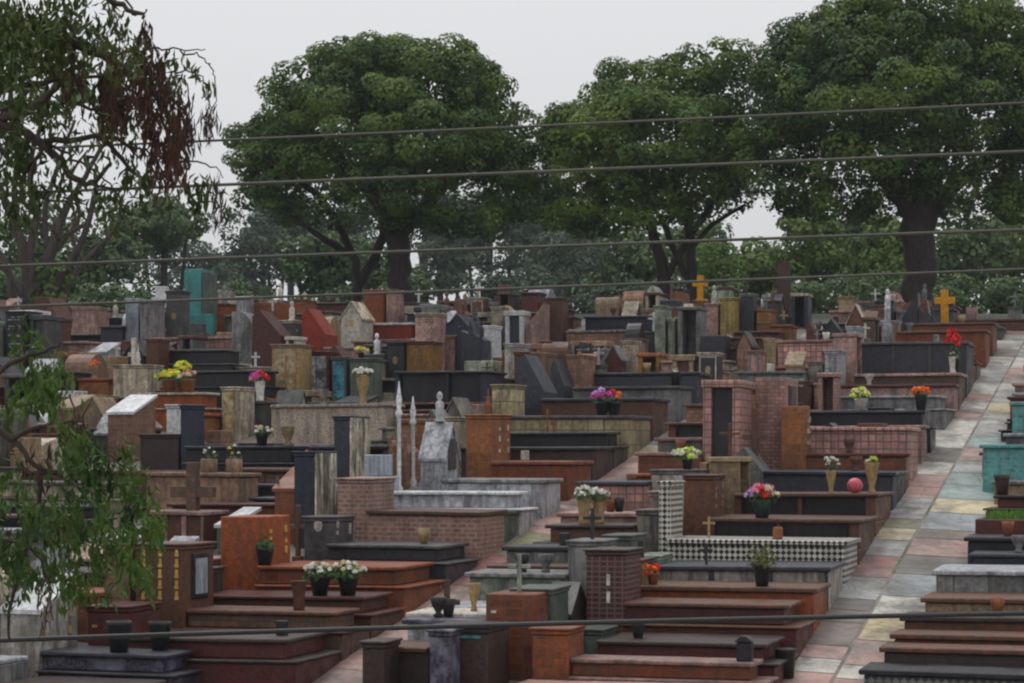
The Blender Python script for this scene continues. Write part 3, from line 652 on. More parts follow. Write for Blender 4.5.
mon(364, 383, 289, 334, 'box', 'terracotta', .7, 'red-brown upright block on the skyline in front of the big dark trunk')
mon(386, 396, 289, 334, 'box', 'pinkstone', .6, 'narrow pink pillar beside the red-brown block on the skyline')
wide(362, 412, 321, 348, 'redpaint', 1.1, label='long low brick-red tomb with white slab below the skyline block', slab='plaster', nick='brick-red tomb')
mon(415, 436, 312, 376, 'box', 'pinkstone', .7, 'tall cream and pink stele right of the brick-red tomb', 'cream and pink stele', cap='cream', decor='N', pl='brown')
mon(459, 482, 318, 374, 'gothic', 'slate', .7, 'dark blue-grey pointed gothic headstone with two small spires', 'gothic headstone', cap='bluegranite', decor='V')
mon(440, 455, 335, 372, 'box', 'pinkstone', .7, 'low pinkish block left of the gothic headstone', cap='mustard')
mon(484, 494, 325, 366, 'box', 'white', .6, 'small white block right of the gothic headstone')
mon(491, 501, 306, 350, 'box', 'cream', .6, 'narrow cream slab left of the white portal')
mon(505, 523, 310, 352, 'portal', 'white', .6, 'white portal headstone with a dark statue niche', 'white portal', cap='slate')
mon(526, 543, 303, 352, 'slantur', 'pinkstone', .6, 'pale pink headstone with white sloping top beside the white portal', cap='white')
mon(545, 562, 297, 350, 'box', 'brown', .6, 'brown upright stele in front of the dark shed on the skyline', 'brown skyline stele')
wide(566, 622, 328, 350, 'brownbrick', 1.1, label='long low brick-coloured tomb on the skyline right of the brown stele', slab='cement', nick='long brick-coloured skyline tomb')
mon(655, 665, 305, 366, 'box', 'mosswhite', .7, 'tall pale weathered stele, leftmost of the grey group right of centre', 'weathered pale stele', decor='N', pl='grey')
mon(668, 675, 318, 366, 'box', 'mosswhite', .6, 'thin pale pillar between the two grey steles right of centre')
mon(678, 700, 306, 368, 'niche', 'grey', .7, 'dark grey niche headstone behind the pale pillars', 'grey niche headstone', cap='greenstone')
mon(693, 703, 300, 343, 'box', 'ochre', .5, 'orange pedestal carrying an orange cross on the skyline', 'orange cross pedestal', decor='X', cm='goldwood', ch=.62, ct=.07)
mon(705, 717, 303, 345, 'box', 'pinkstone', .6, 'pale tan stele right of the orange cross', decor='S')
mon(720, 734, 297, 345, 'box', 'mustard', .6, 'mustard-brown stele between the tan and the dark one', 'mustard stele', decor='N', pl='cream')
mon(740, 753, 293, 342, 'box', 'slate', .6, 'dark slate stele with white edge post on the skyline', 'dark skyline stele', cap='grey')
mon(876, 890, 330, 402, 'niche', 'pinkstone', .8, 'tall pink stone pillar with an arched niche, left of the ribbed slate tomb', cap='pinkstone') if False else None
mon(881, 891, 308, 362, 'tower', 'lightgrey', .5, 'pale grey stepped pedestal with a white angel statue', 'angel pedestal', decor='S', cm='white')
mon(935, 951, 322, 346, 'box', 'browntile', .6, 'brown pedestal with the tall golden-yellow wooden cross', 'golden cross pedestal', decor='X', cm='goldwood', ch=.8, ct=.085)
mon(902, 917, 292, 350, 'slantur', 'slate', .5, 'tall dark slate headstone in front of the thickest trunk', 'slate pair')
mon(920, 933, 299, 352, 'gothic', 'slate', .5, 'second dark slate headstone, right beside the taller one', cap='slate')
mon(822, 840, 318, 360, 'gableu', 'slate', .6, 'dark slate gabled headstone left of the angel pedestal', cap='slate')
mon(806, 818, 322, 360, 'slantu', 'maroon', .6, 'small maroon slanted stone left of the slate gabled headstone')
mon(963, 975, 322, 343, 'arch', 'pinkstone', .6, 'small round-topped pale stone right of the golden cross')
# left half, mid distance
mon(272, 300, 343, 404, 'box', 'vaseTan', .7, 'beige and gold stele with ornamental gilt panels above the terrazzo tomb', 'beige gilded stele', decor='W', nw=2, cap='tan')
mon(303, 330, 350, 402, 'box', 'maroon', .5, 'dark brown panel stone with small framed pictures', 'framed panel stone', decor='W', nw=2, wm='picpale')
mon(332, 347, 356, 402, 'box', 'greenstone', .5, 'stele with a glossy blue glass picture', 'blue glass stele', decor='W', wm='blueglass')
mon(350, 373, 357, 404, 'box', 'greenstone', .6, 'dark green stone stele right of the blue glass stele', 'dark green stele')
mon(387, 404, 341, 386, 'box', 'black', .6, 'black glossy block left of the ochre block', decor='O', pl='mustard')
mon(406, 432, 340, 386, 'box', 'ochre', .7, 'ochre-brown weathered block left of the gothic headstone', 'ochre block', cap='brown')
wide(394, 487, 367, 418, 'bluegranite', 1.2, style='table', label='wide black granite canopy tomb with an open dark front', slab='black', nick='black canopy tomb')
mon(514, 528, 351, 408, 'box', 'brown', .8, 'tall brown headstone, left one of a brown pair', 'brown pair')
mon(530, 546, 352, 408, 'box', 'brownbrick', .7, 'reddish brown headstone, right one of the brown pair')
mon(524, 545, 385, 424, 'tower', 'creamtile', .6, 'low cream stepped headstone in front of the brown pair')
mon(551, 564, 358, 416, 'slantu', 'slate', .8, 'blue-grey slate headstone with one sloping side', 'sloping slate stone')
mon(567, 586, 354, 410, 'box', 'brownbrick', .7, 'red-brown upright headstone right of the sloping slate stone')
mon(590, 600, 364, 404, 'box', 'greenstone', .6, 'grey-green slab with a pale figure in front', decor='X', cm='lightgrey', ch=.35)
mon(638, 660, 352, 384, 'niche', 'ochre', .7, 'orange niche stone with a dark square opening', 'orange niche stone', cap='orange')
mon(645, 656, 331, 362, 'box', 'slate', .6, 'small slate block with two white crosses above it', decor='X', cm='white', ch=.45)
mon(626, 641, 338, 368, 'box', 'pinkstone', .7, 'pink block left of the small slate block')
mon(113, 149, 363, 404, 'box', 'cream', .7, 'cream block with a slot window left of the black tombs', 'cream block', decor='V', cm='plaster')
wide(78, 110, 377, 400, 'orange', 1.0, label='small orange tiled tomb left of the cream block', slab='terracotta', nick='orange tiled box tomb')
wide(57, 88, 340, 360, 'pinkstone', 1.0, label='small pinkish house-shaped tomb with two dark openings', slab='pinkstone', nick='pinkish house tomb')
wide(100, 123, 325, 352, 'slate', .9, label='dark slate tomb below the pale stele on the far left', slab='darkgrey')
mon(6, 26, 310, 372, 'box', 'black', .8, 'black stele with pale columns at the left edge, under the twisted trees', 'black left-edge stele', decor='N', pl='lightgrey')
mon(29, 47, 314, 372, 'portal', 'darkgrey', .8, 'dark portal stone right beside the black left-edge stele', cap='greenstone')
mon(4, 40, 372, 414, 'niche', 'darkgrey', .8, 'dark roofed niche house with a white framed window at the left edge', 'dark niche house', cap='grey')
mon(108, 134, 392, 462, 'slantv', 'brownbrick', .9, 'brown headstone with white slanting top left of the brown wall tomb', 'white-topped brown stone', cap='white')
wide(152, 232, 346, 384, 'black', 1.0, label='black granite tomb behind the yellow flowers', slab='darkgrey', nick='black tomb below the teal shrine', style='double')
wide(160, 269, 366, 408, 'black', 1.0, label='long black granite double-slab tomb left of the beige gilded stele', slab='black', nick='long black tomb', style='double')
mon(146, 158, 338, 388, 'box', 'brown', .6, 'narrow red-brown pillar at the left end of the black tombs')
wide(136, 212, 389, 430, 'terracotta', .8, label='reddish tomb with cream top slab carrying yellow and pink flowers', slab='cream', nick='yellow flower tomb', style='double')
mon(222, 236, 386, 442, 'box', 'cream', .9, 'cream headstone with gilded ornaments on its side face', 'gilded cream headstone', decor='W', wm='goldpanel')
wide(182, 302, 440, 484, 'black', .8, label='long glossy black tomb with a thin gold line', slab='bluegranite', nick='glossy black tomb', style='double')
wide(243, 268, 400, 434, 'darkgrey', .9, label='dark grey block tomb carrying a white vase of magenta flowers', slab='darkgrey', nick='magenta vase tomb')
wide(271, 388, 399, 442, 'terrazzo', .9, label='long pale terrazzo tomb below the beige gilded stele', slab='terrazzo', nick='terrazzo tomb')
mon(294, 315, 450, 548, 'box', 'bluegranite', .8, 'black sided headstone with heavily streaked marble front, nearer one', 'nearer streaked headstone', decor='M')
mon(334, 350, 415, 500, 'box', 'slate', .85, 'dark sided tall headstone with streaked marble front, farther one', 'farther streaked headstone', cap='slate', decor='M')
wide(146, 240, 468, 522, 'peach', .8, label='peach coloured tomb with two small square pots of white flowers', slab='peach', nick='peach tomb with two pots', style='single')
mon(140, 180, 432, 472, 'box', 'darkbrown', .6, 'dark maroon block in front of the white slab')
mon(217, 232, 508, 560, 'slantv', 'greenstone', 1.0, 'green sided headstone with white slanting top', 'green white-topped stone', cap='white')  # the white coping paints the sky's reflection on the slanting top
mon(186, 197, 474, 550, 'plain', 'browntile', .12, 'upright brown tiled post of the brown cross', 'brown tiled cross', name='stone_cross') if False else None
wide(145, 205, 508, 552, 'brown', .8, label='brown tomb under the brown tiled cross', slab='pinkstone', nick='brown tomb under the cross', style='panel')

_b1 = next(q for q in ITEMS if q['nick'] == 'long maroon tomb at lower left')
RESV.append(dict(u0=-10.1, u1=-8.9, v0=10, v1=_b1['v0']))

wide(956, 1034, 316, 329, 'terrtile', .9, label='orange-brown tomb closing the top end of the right path', slab='brown', nick='path end tomb', head=None)
mon(966, 976, 306, 328, 'arch', 'pinkstone', .4, 'small pale round-topped stone above the path end')
mon(1008, 1020, 306, 328, 'box', 'grey', .4, 'small grey stone above the path end', decor='X')
mon(236, 246, 296, 344, 'box', 'lightgrey', .5, 'thin pale pillar behind the curved grey headstone')
mon(606, 620, 344, 384, 'gableu', 'maroon', .6, 'small maroon gabled house stone with grey roof left of the orange niche stone', cap='grey')
mon(622, 634, 340, 376, 'box', 'cream', .6, 'cream block between the maroon gabled stone and the orange niche stone', decor='N', pl='brown')
mon(748, 760, 350, 384, 'box', 'pinkstone', .6, 'pink block left of the far pale upright stones', decor='B')
mon(764, 776, 338, 372, 'box', 'tan', .6, 'tan upright stone in front of the dark wooden post', decor='N', pl='brown')
mon(846, 868, 347, 408, 'box', 'lightgrey', .7, 'tall pale grey weathered headstone left of the pink niche headstone', 'pale grey tall headstone', decor='BN', pl='grey')
mon(818, 836, 372, 420, 'niche', 'pinktile', .5, 'pink tiled stone holding a dark framed picture above the large pink tomb', cap='pinktile')

mon(181, 193, 404, 474, 'box', 'bluegranite', .5, 'narrow glossy black pillar at the left end of the glossy black tomb')
mon(166, 179, 404, 448, 'box', 'white', .4, 'small plain white slab left of the narrow glossy black pillar')
mon(362, 384, 640, 706, 'box', 'darkbrown', .5, 'dark brown square post stone at the bottom, by the central path')
mon(430, 452, 628, 706, 'box', 'speckled', .3, 'speckled grey upright slab at the bottom centre')
# ---------------------------------------------------------------- the remaining tombs of every row, filled in slot by slot
g = random.Random(23)
PAL = [('black', 'black', 'black granite'), ('slate', 'slate', 'slate-grey granite'), ('darkgrey', 'darkgrey', 'dark grey'), ('grey', 'lightgrey', 'grey stone'), ('maroon', 'darkbrown', 'maroon granite'), ('brown', 'brown', 'brown'),
       ('browntile', 'brown', 'brown tiled'), ('terrtile', 'maroon', 'terracotta tiled'), ('orange', 'terracotta', 'orange tiled'), ('pinkgrid', 'pinkstone', 'pink tiled'), ('pinkstone', 'pinkstone', 'pinkish stone'), ('cream', 'cement', 'cream stone'),
       ('cement', 'cement', 'weathered cement'), ('greytile', 'grey', 'grey tiled'), ('bluegranite', 'bluegranite', 'blue-black granite'), ('darkbrown', 'black', 'dark brown'), ('creamtile', 'tan', 'cream tiled'), ('greenstone', 'greenstone', 'green-grey stone')]
PW = [8, 4, 4, 5, 10, 10, 8, 8, 7, 7, 8, 6, 5, 4, 4, 6, 3, 2]
PN = {a: n for a, _, n in PAL}
HM = ['black', 'slate', 'grey', 'lightgrey', 'maroon', 'brown', 'terracotta', 'pinkstone', 'cream', 'marble', 'darkgrey', 'terrtile', 'tan', 'white', 'darkbrown', 'bluegranite', 'mosswhite', 'brownbrick']
HN = dict(black='black', slate='slate', grey='grey', lightgrey='pale grey', maroon='maroon', brown='brown', terracotta='terracotta', pinkstone='pink', cream='cream', marble='streaked marble', darkgrey='dark grey', terrtile='orange tiled', tan='tan', white='white', darkbrown='dark brown', bluegranite='blue-black', mosswhite='mossy white', brownbrick='brown brick')
KN = dict(box='upright', slantv='slant-topped', gablev='gabled', gableu='gabled', slantu='sloping', slantur='sloping', arch='round-topped', niche2='niche', tower='stepped', gothic='pointed', curve='curved', portal='portal', plain='block', niche='niche')
def visible(u, v):
    x, y = uv2w(u, v)
    if y < 18.5 or y > 62: return False
    px = 512+F*x/y
    return -70 < px < 1110
for rn in ['E', 'E2', 'B2', 'F', 'F2', 'G', 'G2', 'C', 'C2', 'B', 'R']:
    ua, ub, side = ROWS[rn]
    v = 12.0
    while v < 78:
        w = g.uniform(.75, 1.1); a, b = ua+g.uniform(-.03, .05), ub-g.uniform(0, .16)
        far = uv2w(a, v)[1]
        if not (visible(ua, v) or visible(ub, v)): v += .5; continue
        if far+w > 61.6: v += .5; continue
        cl = clashes(a, b, v, v+w, .0, True)
        if cl:
            # take the longest stretch of u left free by what stands here
            cuts = sorted([(c['u0']-.05, c['u1']+.05) for c in cl]); segs = []; x = a
            for c0, c1 in cuts:
                if c0 > x: segs.append((x, c0))
                x = max(x, c1)
            if x < b: segs.append((x, b))
            segs = [s for s in segs if s[1]-s[0] > .85]
            if not segs:
                nv = min(c['v1'] for c in cl)
                v = max(v+.12, min(nv+.04, v+1.4)) if rn in 'CRBC2' else v+.25
                if rn in ('C', 'C2', 'B', 'R'):
                    # a slot between two given tombs
                    nxt = min([r['v0'] for r in ITEMS if r['v0'] > v and r['u0'] < b-.1 and r['u1'] > a+.1] or [99])
                    if not clashes(a, b, v, v+.6, 0) and .62 < nxt-v < 1.1: w = nxt-v-.05
                    else: continue
                else: continue
            else: a, b = max(segs, key=lambda s: s[1]-s[0])
        body, slab, bn = g.choices(PAL, PW)[0]
        short = b-a < 1.3
        if far > 36 and rn != 'R' and g.random() < (.42 if rn not in ('C', 'C2') else .2):
            x = a; made = 0                       # a slot of small upright stones instead of one long tomb
            while x < b-.3:
                t = g.uniform(.3, .62); ww = g.uniform(.45, w); k = g.choice(['box', 'box', 'box', 'plain', 'niche', 'gableu', 'slantu', 'arch', 'tower', 'portal', 'gablev', 'gothic', 'slantv'])
                hh = g.uniform(.7, 1.5) if far < 52 else g.uniform(.6, 1.05)
                dec = ''.join(q for q in 'BNOP' if g.random() < .3)
                if k not in ('box', 'plain'): dec = ''
                if k in ('box', 'plain', 'tower', 'gablev') and g.random() < .35: dec += g.choice('XXSV')
                hh = min(hh, cap_height(x, x+t, v, ww, 9)-(.3 if dec[-1:] in ('X', 'S', 'V') else 0))
                if hh > .4 and x+t < b+.05:
                    m_ = g.choices(HM, [4, 4, 4, 5, 7, 8, 8, 8, 8, 5, 3, 7, 7, 6, 4, 3, 4, 8])[0]
                    r = tomb(x, min(x+t, b), v, ww, 0, 'L', m_, None, 'single', H(k, t, ww, hh, m_, dec, cap=g.choice([m_, m_, 'cream', 'darkgrey', 'brown', 'black']), pl=g.choice(['gold', 'grey', 'tan']), cm=g.choice(['iron', 'plaster', 'brown', 'white']), ch=g.uniform(.2, .4)), 'tombstone')
                    made = 1
                x += t+g.uniform(.06, .45)
            if made: v += w+g.uniform(.02, .1); continue
        dist = (far-25)/40
        h = g.uniform(.42, .66)+.18*max(0, dist)*g.random()
        style = g.choices(['single', 'double', 'table', 'panel'], [5, 6, 2, 2])[0]
        if short: style = 'single'
        hm = body if g.random() < .35 else g.choices(HM, [4, 4, 4, 5, 7, 8, 8, 8, 8, 5, 3, 7, 7, 4, 4, 3, 4, 8])[0]
        kind = g.choices(['box', 'slantv', 'gablev', 'slantu', 'arch', 'niche2', 'tower', 'gothic', 'curve', 'plain', 'gableu'], [11, 4, 3, 3, 1.5, 3, 2, 2, 1, 4, 1.5])[0]
        hh = g.choice([g.uniform(.8, 1.25), g.uniform(1.2, 1.75)]) if far < 50 else g.uniform(.85, 1.45)
        if far > 54: hh = g.uniform(.8, 1.25)
        if far > 57: hh = g.uniform(.6, .95)
        if rn in ('C', 'C2', 'B') and far < 50: hh = min(hh, 1.4)
        dec = ''.join(x for x in 'PNFO' if g.random() < (.4 if x == 'P' else .3))
        if 'N' not in dec and 'O' not in dec and kind in ('box', 'plain') and g.random() < .4: dec += 'B'
        if kind in ('box', 'plain', 'gablev', 'tower') and g.random() < .3: dec += g.choice('XXSV')
        if kind in ('niche2', 'arch', 'curve'): dec = dec.replace('F', '').replace('P', '')
        if kind in ('gablev', 'gableu', 'slantv', 'slantu', 'gothic'): dec = dec.replace('N', '').replace('F', '')
        hd = H(kind, g.uniform(.2, .5), g.uniform(.6, .85), hh, hm, dec, cap=g.choice([hm, hm, hm, 'lightgrey', 'darkgrey', 'brown']) if kind in ('gablev', 'slantv', 'box') else hm,
               pl=g.choice(['gold', 'grey', 'grey', 'mustard', 'tan']), cm=g.choice(['iron', 'plaster', 'brown', 'white', 'grey']), ch=g.uniform(.25, .45))
        mx = cap_height(a, b, v, w, 9)
        if mx < h: h = max(.3, mx)
        tt = hd['t']; ha, hb = (a, a+tt) if side == 'L' else (b-tt, b)
        mh = cap_height(ha, hb, v, w, 9)-(.35 if ('X' in dec or 'S' in dec or 'V' in dec) else 0)
        if mh < hh: hh = mh
        hd['h'] = hh
        if hh < h+.12: hd = None
        if (rn == 'R') or (not short and g.random() < .08): hd = None
        r = tomb(a, b, v, w, h, side, body, slab, style, hd, free=False, orn=cap_height(a, b, v, w, 9) > h+.2)
        r['row'] = rn; r['bn'] = bn
        v += w+g.uniform(.04, .14)
# labels by look and by the nearest named tomb of the same row
def rowof(r):
    uc = (r['u0']+r['u1'])/2
    for k, (a, b, s) in ROWS.items():
        if a-.1 <= uc <= b+.1: return k
    return min(ROWS, key=lambda k: abs((ROWS[k][0]+ROWS[k][1])/2-uc))
byrow = {}
for r in ITEMS: r['row'] = rowof(r); byrow.setdefault(r['row'], []).append(r)
ORD = ['', 'first', 'second', 'third', 'fourth', 'fifth', 'sixth', 'seventh', 'eighth', 'ninth', 'tenth', 'eleventh', 'twelfth', 'thirteenth', 'fourteenth', 'fifteenth', 'sixteenth', 'seventeenth', 'eighteenth', 'nineteenth', 'twentieth']
RN = dict(R='right of the right path', C='left of the right path', C2='right of the central path', B='left of the central path', B2='second row left of the central path', E='third row left of the central path', E2='fourth row left of the central path', F='fifth row left of the central path', F2='sixth row left of the central path', G='seventh row left of the central path', G2='far left row')
GROUPS = dict(R='tombs right of the right path', C='tombs left of the right path', C2='tombs right of the central path', B='tombs left of the central path')
seen = set(k for k in USED)
for k, L in byrow.items():
    L.sort(key=lambda r: r['v0'])
    named = [i for i, r in enumerate(L) if r['nick']]
    for i, r in enumerate(L):
        r['o']['group'] = GROUPS.get(k, 'tombs in the left part of the cemetery')
        if r['label']: continue
        bn = PN.get(r['body'], r['body']); hd = r['head']
        look = bn+' tomb' if r['hb'] else bn+' stone'
        if hd:
            hn = HN.get(hd.get('mat', r['body']), '')
            if hn in bn or not hn: hn = ''
            hp = ' with '+(hn+' ' if hn else '')+KN[hd['kind']]+' headstone'
        else: hp = ' without headstone'
        if named:
            j = min(named, key=lambda q: abs(q-i)); n = abs(i-j); rel = 'behind' if i > j else 'in front of'
            tail = ', '+(ORD[min(n, 20)]+' ' if n > 1 else 'directly ')+rel+' the '+L[j]['nick']
        else: tail = ', '+ORD[i+1]+' from the front, '+RN[k]
        lab = look+hp+tail
        if len(lab.split()) > 16: lab = look+tail
        if len(lab.split()) > 16: lab = bn+tail
        if lab in seen: lab = ' '.join((lab+', '+RN[k]).split()[:16])
        seen.add(lab); r['label'] = lab; tag(r['o'], lab, 'tomb' if r['hb'] else 'tombstone')
print('TOMBS', len(ITEMS), {k: len(v) for k, v in byrow.items()})
# ---------------------------------------------------------------- ground, paths
def ground():
    ys = [-60, -20, 0, 10, 16]+[18+i for i in range(50)]+[69+i*2 for i in range(40)]+[155, 175, 200, 260, 400, 800, 2500]
    xs = [-2500, -800, -300, -120]+[-70+i*5 for i in range(29)]+[120, 300, 800, 2500]
    bm = NB(); V = [[bm.verts.new((x, y, zg(x, y))) for x in xs] for y in ys]
    for i in range(len(ys)-1):
        for j in range(len(xs)-1): bm.faces.new((V[i][j], V[i][j+1], V[i+1][j+1], V[i+1][j]))
    return bm
def groundmat():
    m = bpy.data.materials.new('groundMat'); MATS['groundMat'] = m
    nt, N, L = nodes(m); tc = N('ShaderNodeTexCoord'); o_ = tc.outputs['Object']
    c = mixc(nt, ramp(nt, noise(nt, o_, 1.1, 7, .7), .35, .65), (.12, .1, .085), (.25, .22, .19))
    c = mixc(nt, ramp(nt, noise(nt, o_, .45, 6, .7), .54, .62), c, (.07, .085, .035))
    sx = N('ShaderNodeSeparateXYZ'); L(o_, sx.inputs[0])
    c = mixc(nt, ramp(nt, sx.outputs[1], 60.5, 62), c, (.03, .04, .018))
    b = N('ShaderNodeBsdfPrincipled'); L(c, b.inputs['Base Color']); b.inputs['Roughness'].default_value = .85
    o = N('ShaderNodeOutputMaterial'); L(b.outputs[0], o.inputs[0])
groundmat()
struct(link('ground', ground(), 'groundMat'))
def sheet(name, panels, lift):
    """paving slabs of one path: (u0,u1,v0,v1,material) -> one mesh, one material slot per colour"""
    bm = NB(); mats = []
    for (a, b, c, d, m) in panels:
        if m not in mats: mats.append(m)
        ps = [uv2w(a, c), uv2w(b, c), uv2w(b, d), uv2w(a, d)]
        f = bm.faces.new([bm.verts.new((x, y, zg(x, y)+lift)) for x, y in ps]); f.material_index = mats.index(m)
    me = bpy.data.meshes.new(name); bm.to_mesh(me); bm.free()
    for m in mats: me.materials.append(MATS[m])
    o = bpy.data.objects.new(name, me); C.objects.link(o); return struct(o)
def v_at(u, py): return vfor(u, Yg(py))
g2 = random.Random(5)
def lane(u0, u1, steps, py0=700):
    out = []; um = (u0+u1)/2
    for i, (p, m) in enumerate(steps):
        p1 = steps[i+1][0] if i+1 < len(steps) else p-4
        if p > 700: p = 700
        out.append((u0+.012, u1-.012, v_at(um, p)+.015, v_at(um, p1)-.015, m))
    return out
left = [(720, 'pvPink'), (697, 'pvPink'), (672, 'pvPale'), (658, 'pvPink'), (645, 'pvBrown'), (622, 'pvBrown'), (610, 'pvDark'), (599, 'pvGrey'), (577, 'pvRed'), (556, 'pvGrey'), (540, 'pvCream'), (528, 'pvMoss'), (519, 'pvGrey'), (508, 'pvGrey'), (498, 'pvPink'), (487, 'pvPink'), (475, 'pvPale'), (462, 'pvDark'), (448, 'pvPale'), (434, 'pvPale'), (419, 'pvPink'), (412, 'pvPale'), (402, 'pvPink'), (394, 'pvPale'), (383, 'pvGrey'), (375, 'pvGrey'), (366, 'pvPale'), (357, 'pvBrown'), (349, 'pvPale'), (340, 'pvPale'), (335, 'pvPink')]
right = [(720, 'pvPink'), (682, 'pvPale'), (668, 'pvPink'), (643, 'pvYellow'), (619, 'pvPale'), (598, 'pvBlue'), (576, 'pvDark'), (557, 'pvPink'), (540, 'pvBrown'), (531, 'pvBlue'), (514, 'pvCream'), (500, 'pvTeal'), (486, 'pvTeal'), (474, 'pvGrey'), (462, 'pvPink'), (449, 'pvTeal'), (437, 'pvGrey'), (425, 'pvPale'), (414, 'pvCream'), (404, 'pvGrey'), (392, 'pvPale'), (381, 'pvPink'), (369, 'pvPale'), (358, 'pvGrey'), (349, 'pvPale'), (338, 'pvPale')]
sheet('right_path', lane(-4.32, -3.62, left)+lane(-3.6, -2.55, right), .006)
def rndlane(u0, u1, cols, va=14, vb=59, st=1.2):
    out = []; v = va
    while v < vb:
        s = st*g2.uniform(.7, 1.5); out.append((u0, u1, v+.01, v+s-.01, g2.choice(cols)))
        v += s
    return out
cp = [(-9.02, -8.22, a, b, m) for a, b, m in [(14, 24, 'pvPink'), (24.02, 26, 'pvPink'), (26.02, 28.3, 'pvPink'), (28.32, 30.2, 'pvRed'), (30.22, 31.8, 'pvMoss'), (31.82, 34, 'pvPink')]]+rndlane(-9.02, -8.22, ['pvPale', 'pvGrey', 'pvPale', 'pvBlue', 'pvCream', 'pvPink'], 34.02, 60)
sheet('central_path', cp, .006)
sheet('left_path', rndlane(-14.72, -13.98, ['pvGrey', 'pvPink', 'pvDark', 'pvPale']), .006)
sheet('far_left_path', rndlane(-20.57, -19.83, ['pvGrey', 'pvPink', 'pvDark', 'pvPale'])+rndlane(-26.37, -25.73, ['pvGrey', 'pvDark']), .006)
# ---------------------------------------------------------------- vases, flowers, pots
FI = {}
def vase_bm(kind, s):
    bm = NB()
    P = dict(
        pot=[(.07, 0), (.1, .16), (.11, .17), (.11, .19), (.09, .19), (.085, .15), (.01, .15)],
        black=[(.085, 0), (.12, .26), (.125, .27), (.125, .3), (.1, .3), (.1, .26), (.01, .26)],
        urn=[(.075, 0), (.08, .02), (.045, .06), (.05, .1), (.1, .2), (.125, .32), (.13, .34), (.115, .34), (.1, .3), (.01, .3)],
        tall=[(.06, 0), (.07, .02), (.045, .08), (.055, .15), (.1, .34), (.125, .5), (.13, .52), (.11, .52), (.09, .45), (.01, .45)],
        vase=[(.07, 0), (.075, .03), (.065, .1), (.09, .28), (.1, .36), (.105, .37), (.085, .37), (.07, .3), (.01, .3)],
        crown=[(.1, 0), (.11, .18), (.125, .26), (.15, .33), (.13, .33), (.1, .25), (.01, .22)])
    if kind == 'square': box(bm, -.09, .09, -.09, .09, 0, .2, .008)
    else: lathe(bm, [(r*s, h*s) for r, h in P[kind]], seg=16)
    return bm
VT = dict(pot=.17, black=.27, urn=.32, tall=.5, vase=.35, crown=.28, square=.2)
def petals(name, col, r, n, parent, loc):
    """one flower head: a dense pompon of petals"""
    g_ = rng.normal(size=(n, 3)); g_ /= np.linalg.norm(g_, axis=1, keepdims=True)
    g_[:, 2] = np.abs(g_[:, 2])*1.0-.25
    o = leaves(name, g_*r*.8, g_+rng.normal(size=g_.shape)*.3, np.full(n, r*.9), .75, col, parent)
    o.location = loc; return o
def flowers(loc, vase='pot', vm='vaseDark', s=1.0, cols=('petWhite',), n=7, spread=.13, fr=.05, fh=.14, green=60, gm='leafPot', label='', name='flower_vase', cat='flowers', group='flower vases on the tombs', stems=False):
    r = empty(name, loc, g.uniform(-3, 3))
    link('vase', vase_bm(vase, s), vm, r, True)
    zt = VT[vase]*s
    if green:
        d = rng.normal(size=(green, 3)); d /= np.linalg.norm(d, axis=1, keepdims=True); d[:, 2] = np.abs(d[:, 2])
        rr = (.4+.6*rng.random((green, 1)))
        P = d*np.array([spread*1.25, spread*1.25, fh*1.05])*rr+np.array([0, 0, zt])
        leaves('foliage', P, d+rng.normal(size=d.shape)*.5, np.full(green, .09*s), .4, gm, r)
    if stems:
        bm = NB()
        for k in range(n):
            a = k*2.4; tube(bm, [(0, 0, zt-.03), (math.cos(a)*spread*.5, math.sin(a)*spread*.5, zt+fh*.6), (math.cos(a)*spread, math.sin(a)*spread, zt+fh)], .004, 4)
        link('stems', bm, 'leafPot', r)
    for k in range(n):
        a = k*2.4+.3; q = math.sqrt((k+.5)/n)
        z = zt+fh*(1.05-.55*q*q)
        petals('flower', cols[k % len(cols)], fr*g.uniform(.85, 1.15), 26, r, (math.cos(a)*spread*q+g.uniform(-.02, .02), math.sin(a)*spread*q+g.uniform(-.02, .02), z+g.uniform(-.035, .035)))
    tag(r, label, cat, group)
    return r
def on_top(nick, px, dv=.22, head=False):
    """a point on the cover slab (or on the headstone) of a named tomb, at this column of the photo"""
    r = next(q for q in ITEMS if q['nick'] == nick)
    v = r['v0']+dv; t = (px-512)/F
    # y = -u*ST+v*CT ; x = u*CT+v*ST = t*y
    u = v*(t*CT-ST)/(CT+t*ST)
    u = min(max(u, r['u0']+.12), r['u1']-.12)
    x, y = uv2w(u, v); return Vector((x, y, r['z']+(r['top'] if head else r['h'])+.001))
flowers(on_top('brown tomb with the pink and red bouquet', 762, .2), 'pot', 'vaseGreen', 1.25, ('petRed', 'petPink', 'petLilac', 'petCream'), 16, .19, .065, .2, 50, label='round pink, red and lilac bouquet in a dark green pot')
flowers(on_top('brown tomb with the tan vase', 831, .2), 'tall', 'vaseTan', .62, ('petWhite',), 7, .12, .035, .2, 24, label='tan footed vase with thin white sprigs, left of the pink ball', stems=True)
flowers(on_top('brown tomb with the tan vase', 884, .5), 'tall', 'vaseTan', .85, ('petCream', 'petLime'), 6, .08, .04, .08, 24, label='tall tan vase with pale yellow flowers near the path')
flowers(on_top('black granite tomb with two bouquets', 861, .2), 'pot', 'vaseWhite', 1.1, ('petLime', 'petCream'), 11, .16, .07, .18, 30, label='yellow-green bouquet in a white pot on the black tomb')
flowers(on_top('black granite tomb with two bouquets', 921, .2), 'black', 'vaseDark', .9, ('petOrange',), 10, .16, .06, .12, 26, label='orange bouquet in a dark pot on the black tomb')
flowers(on_top('brown wood-coloured tomb', 953, .3), 'vase', 'vaseWhite', .9, ('petRed',), 12, .12, .07, .5, 30, label='tall bright red flowers in a pale vase before the ribbed slate tomb')
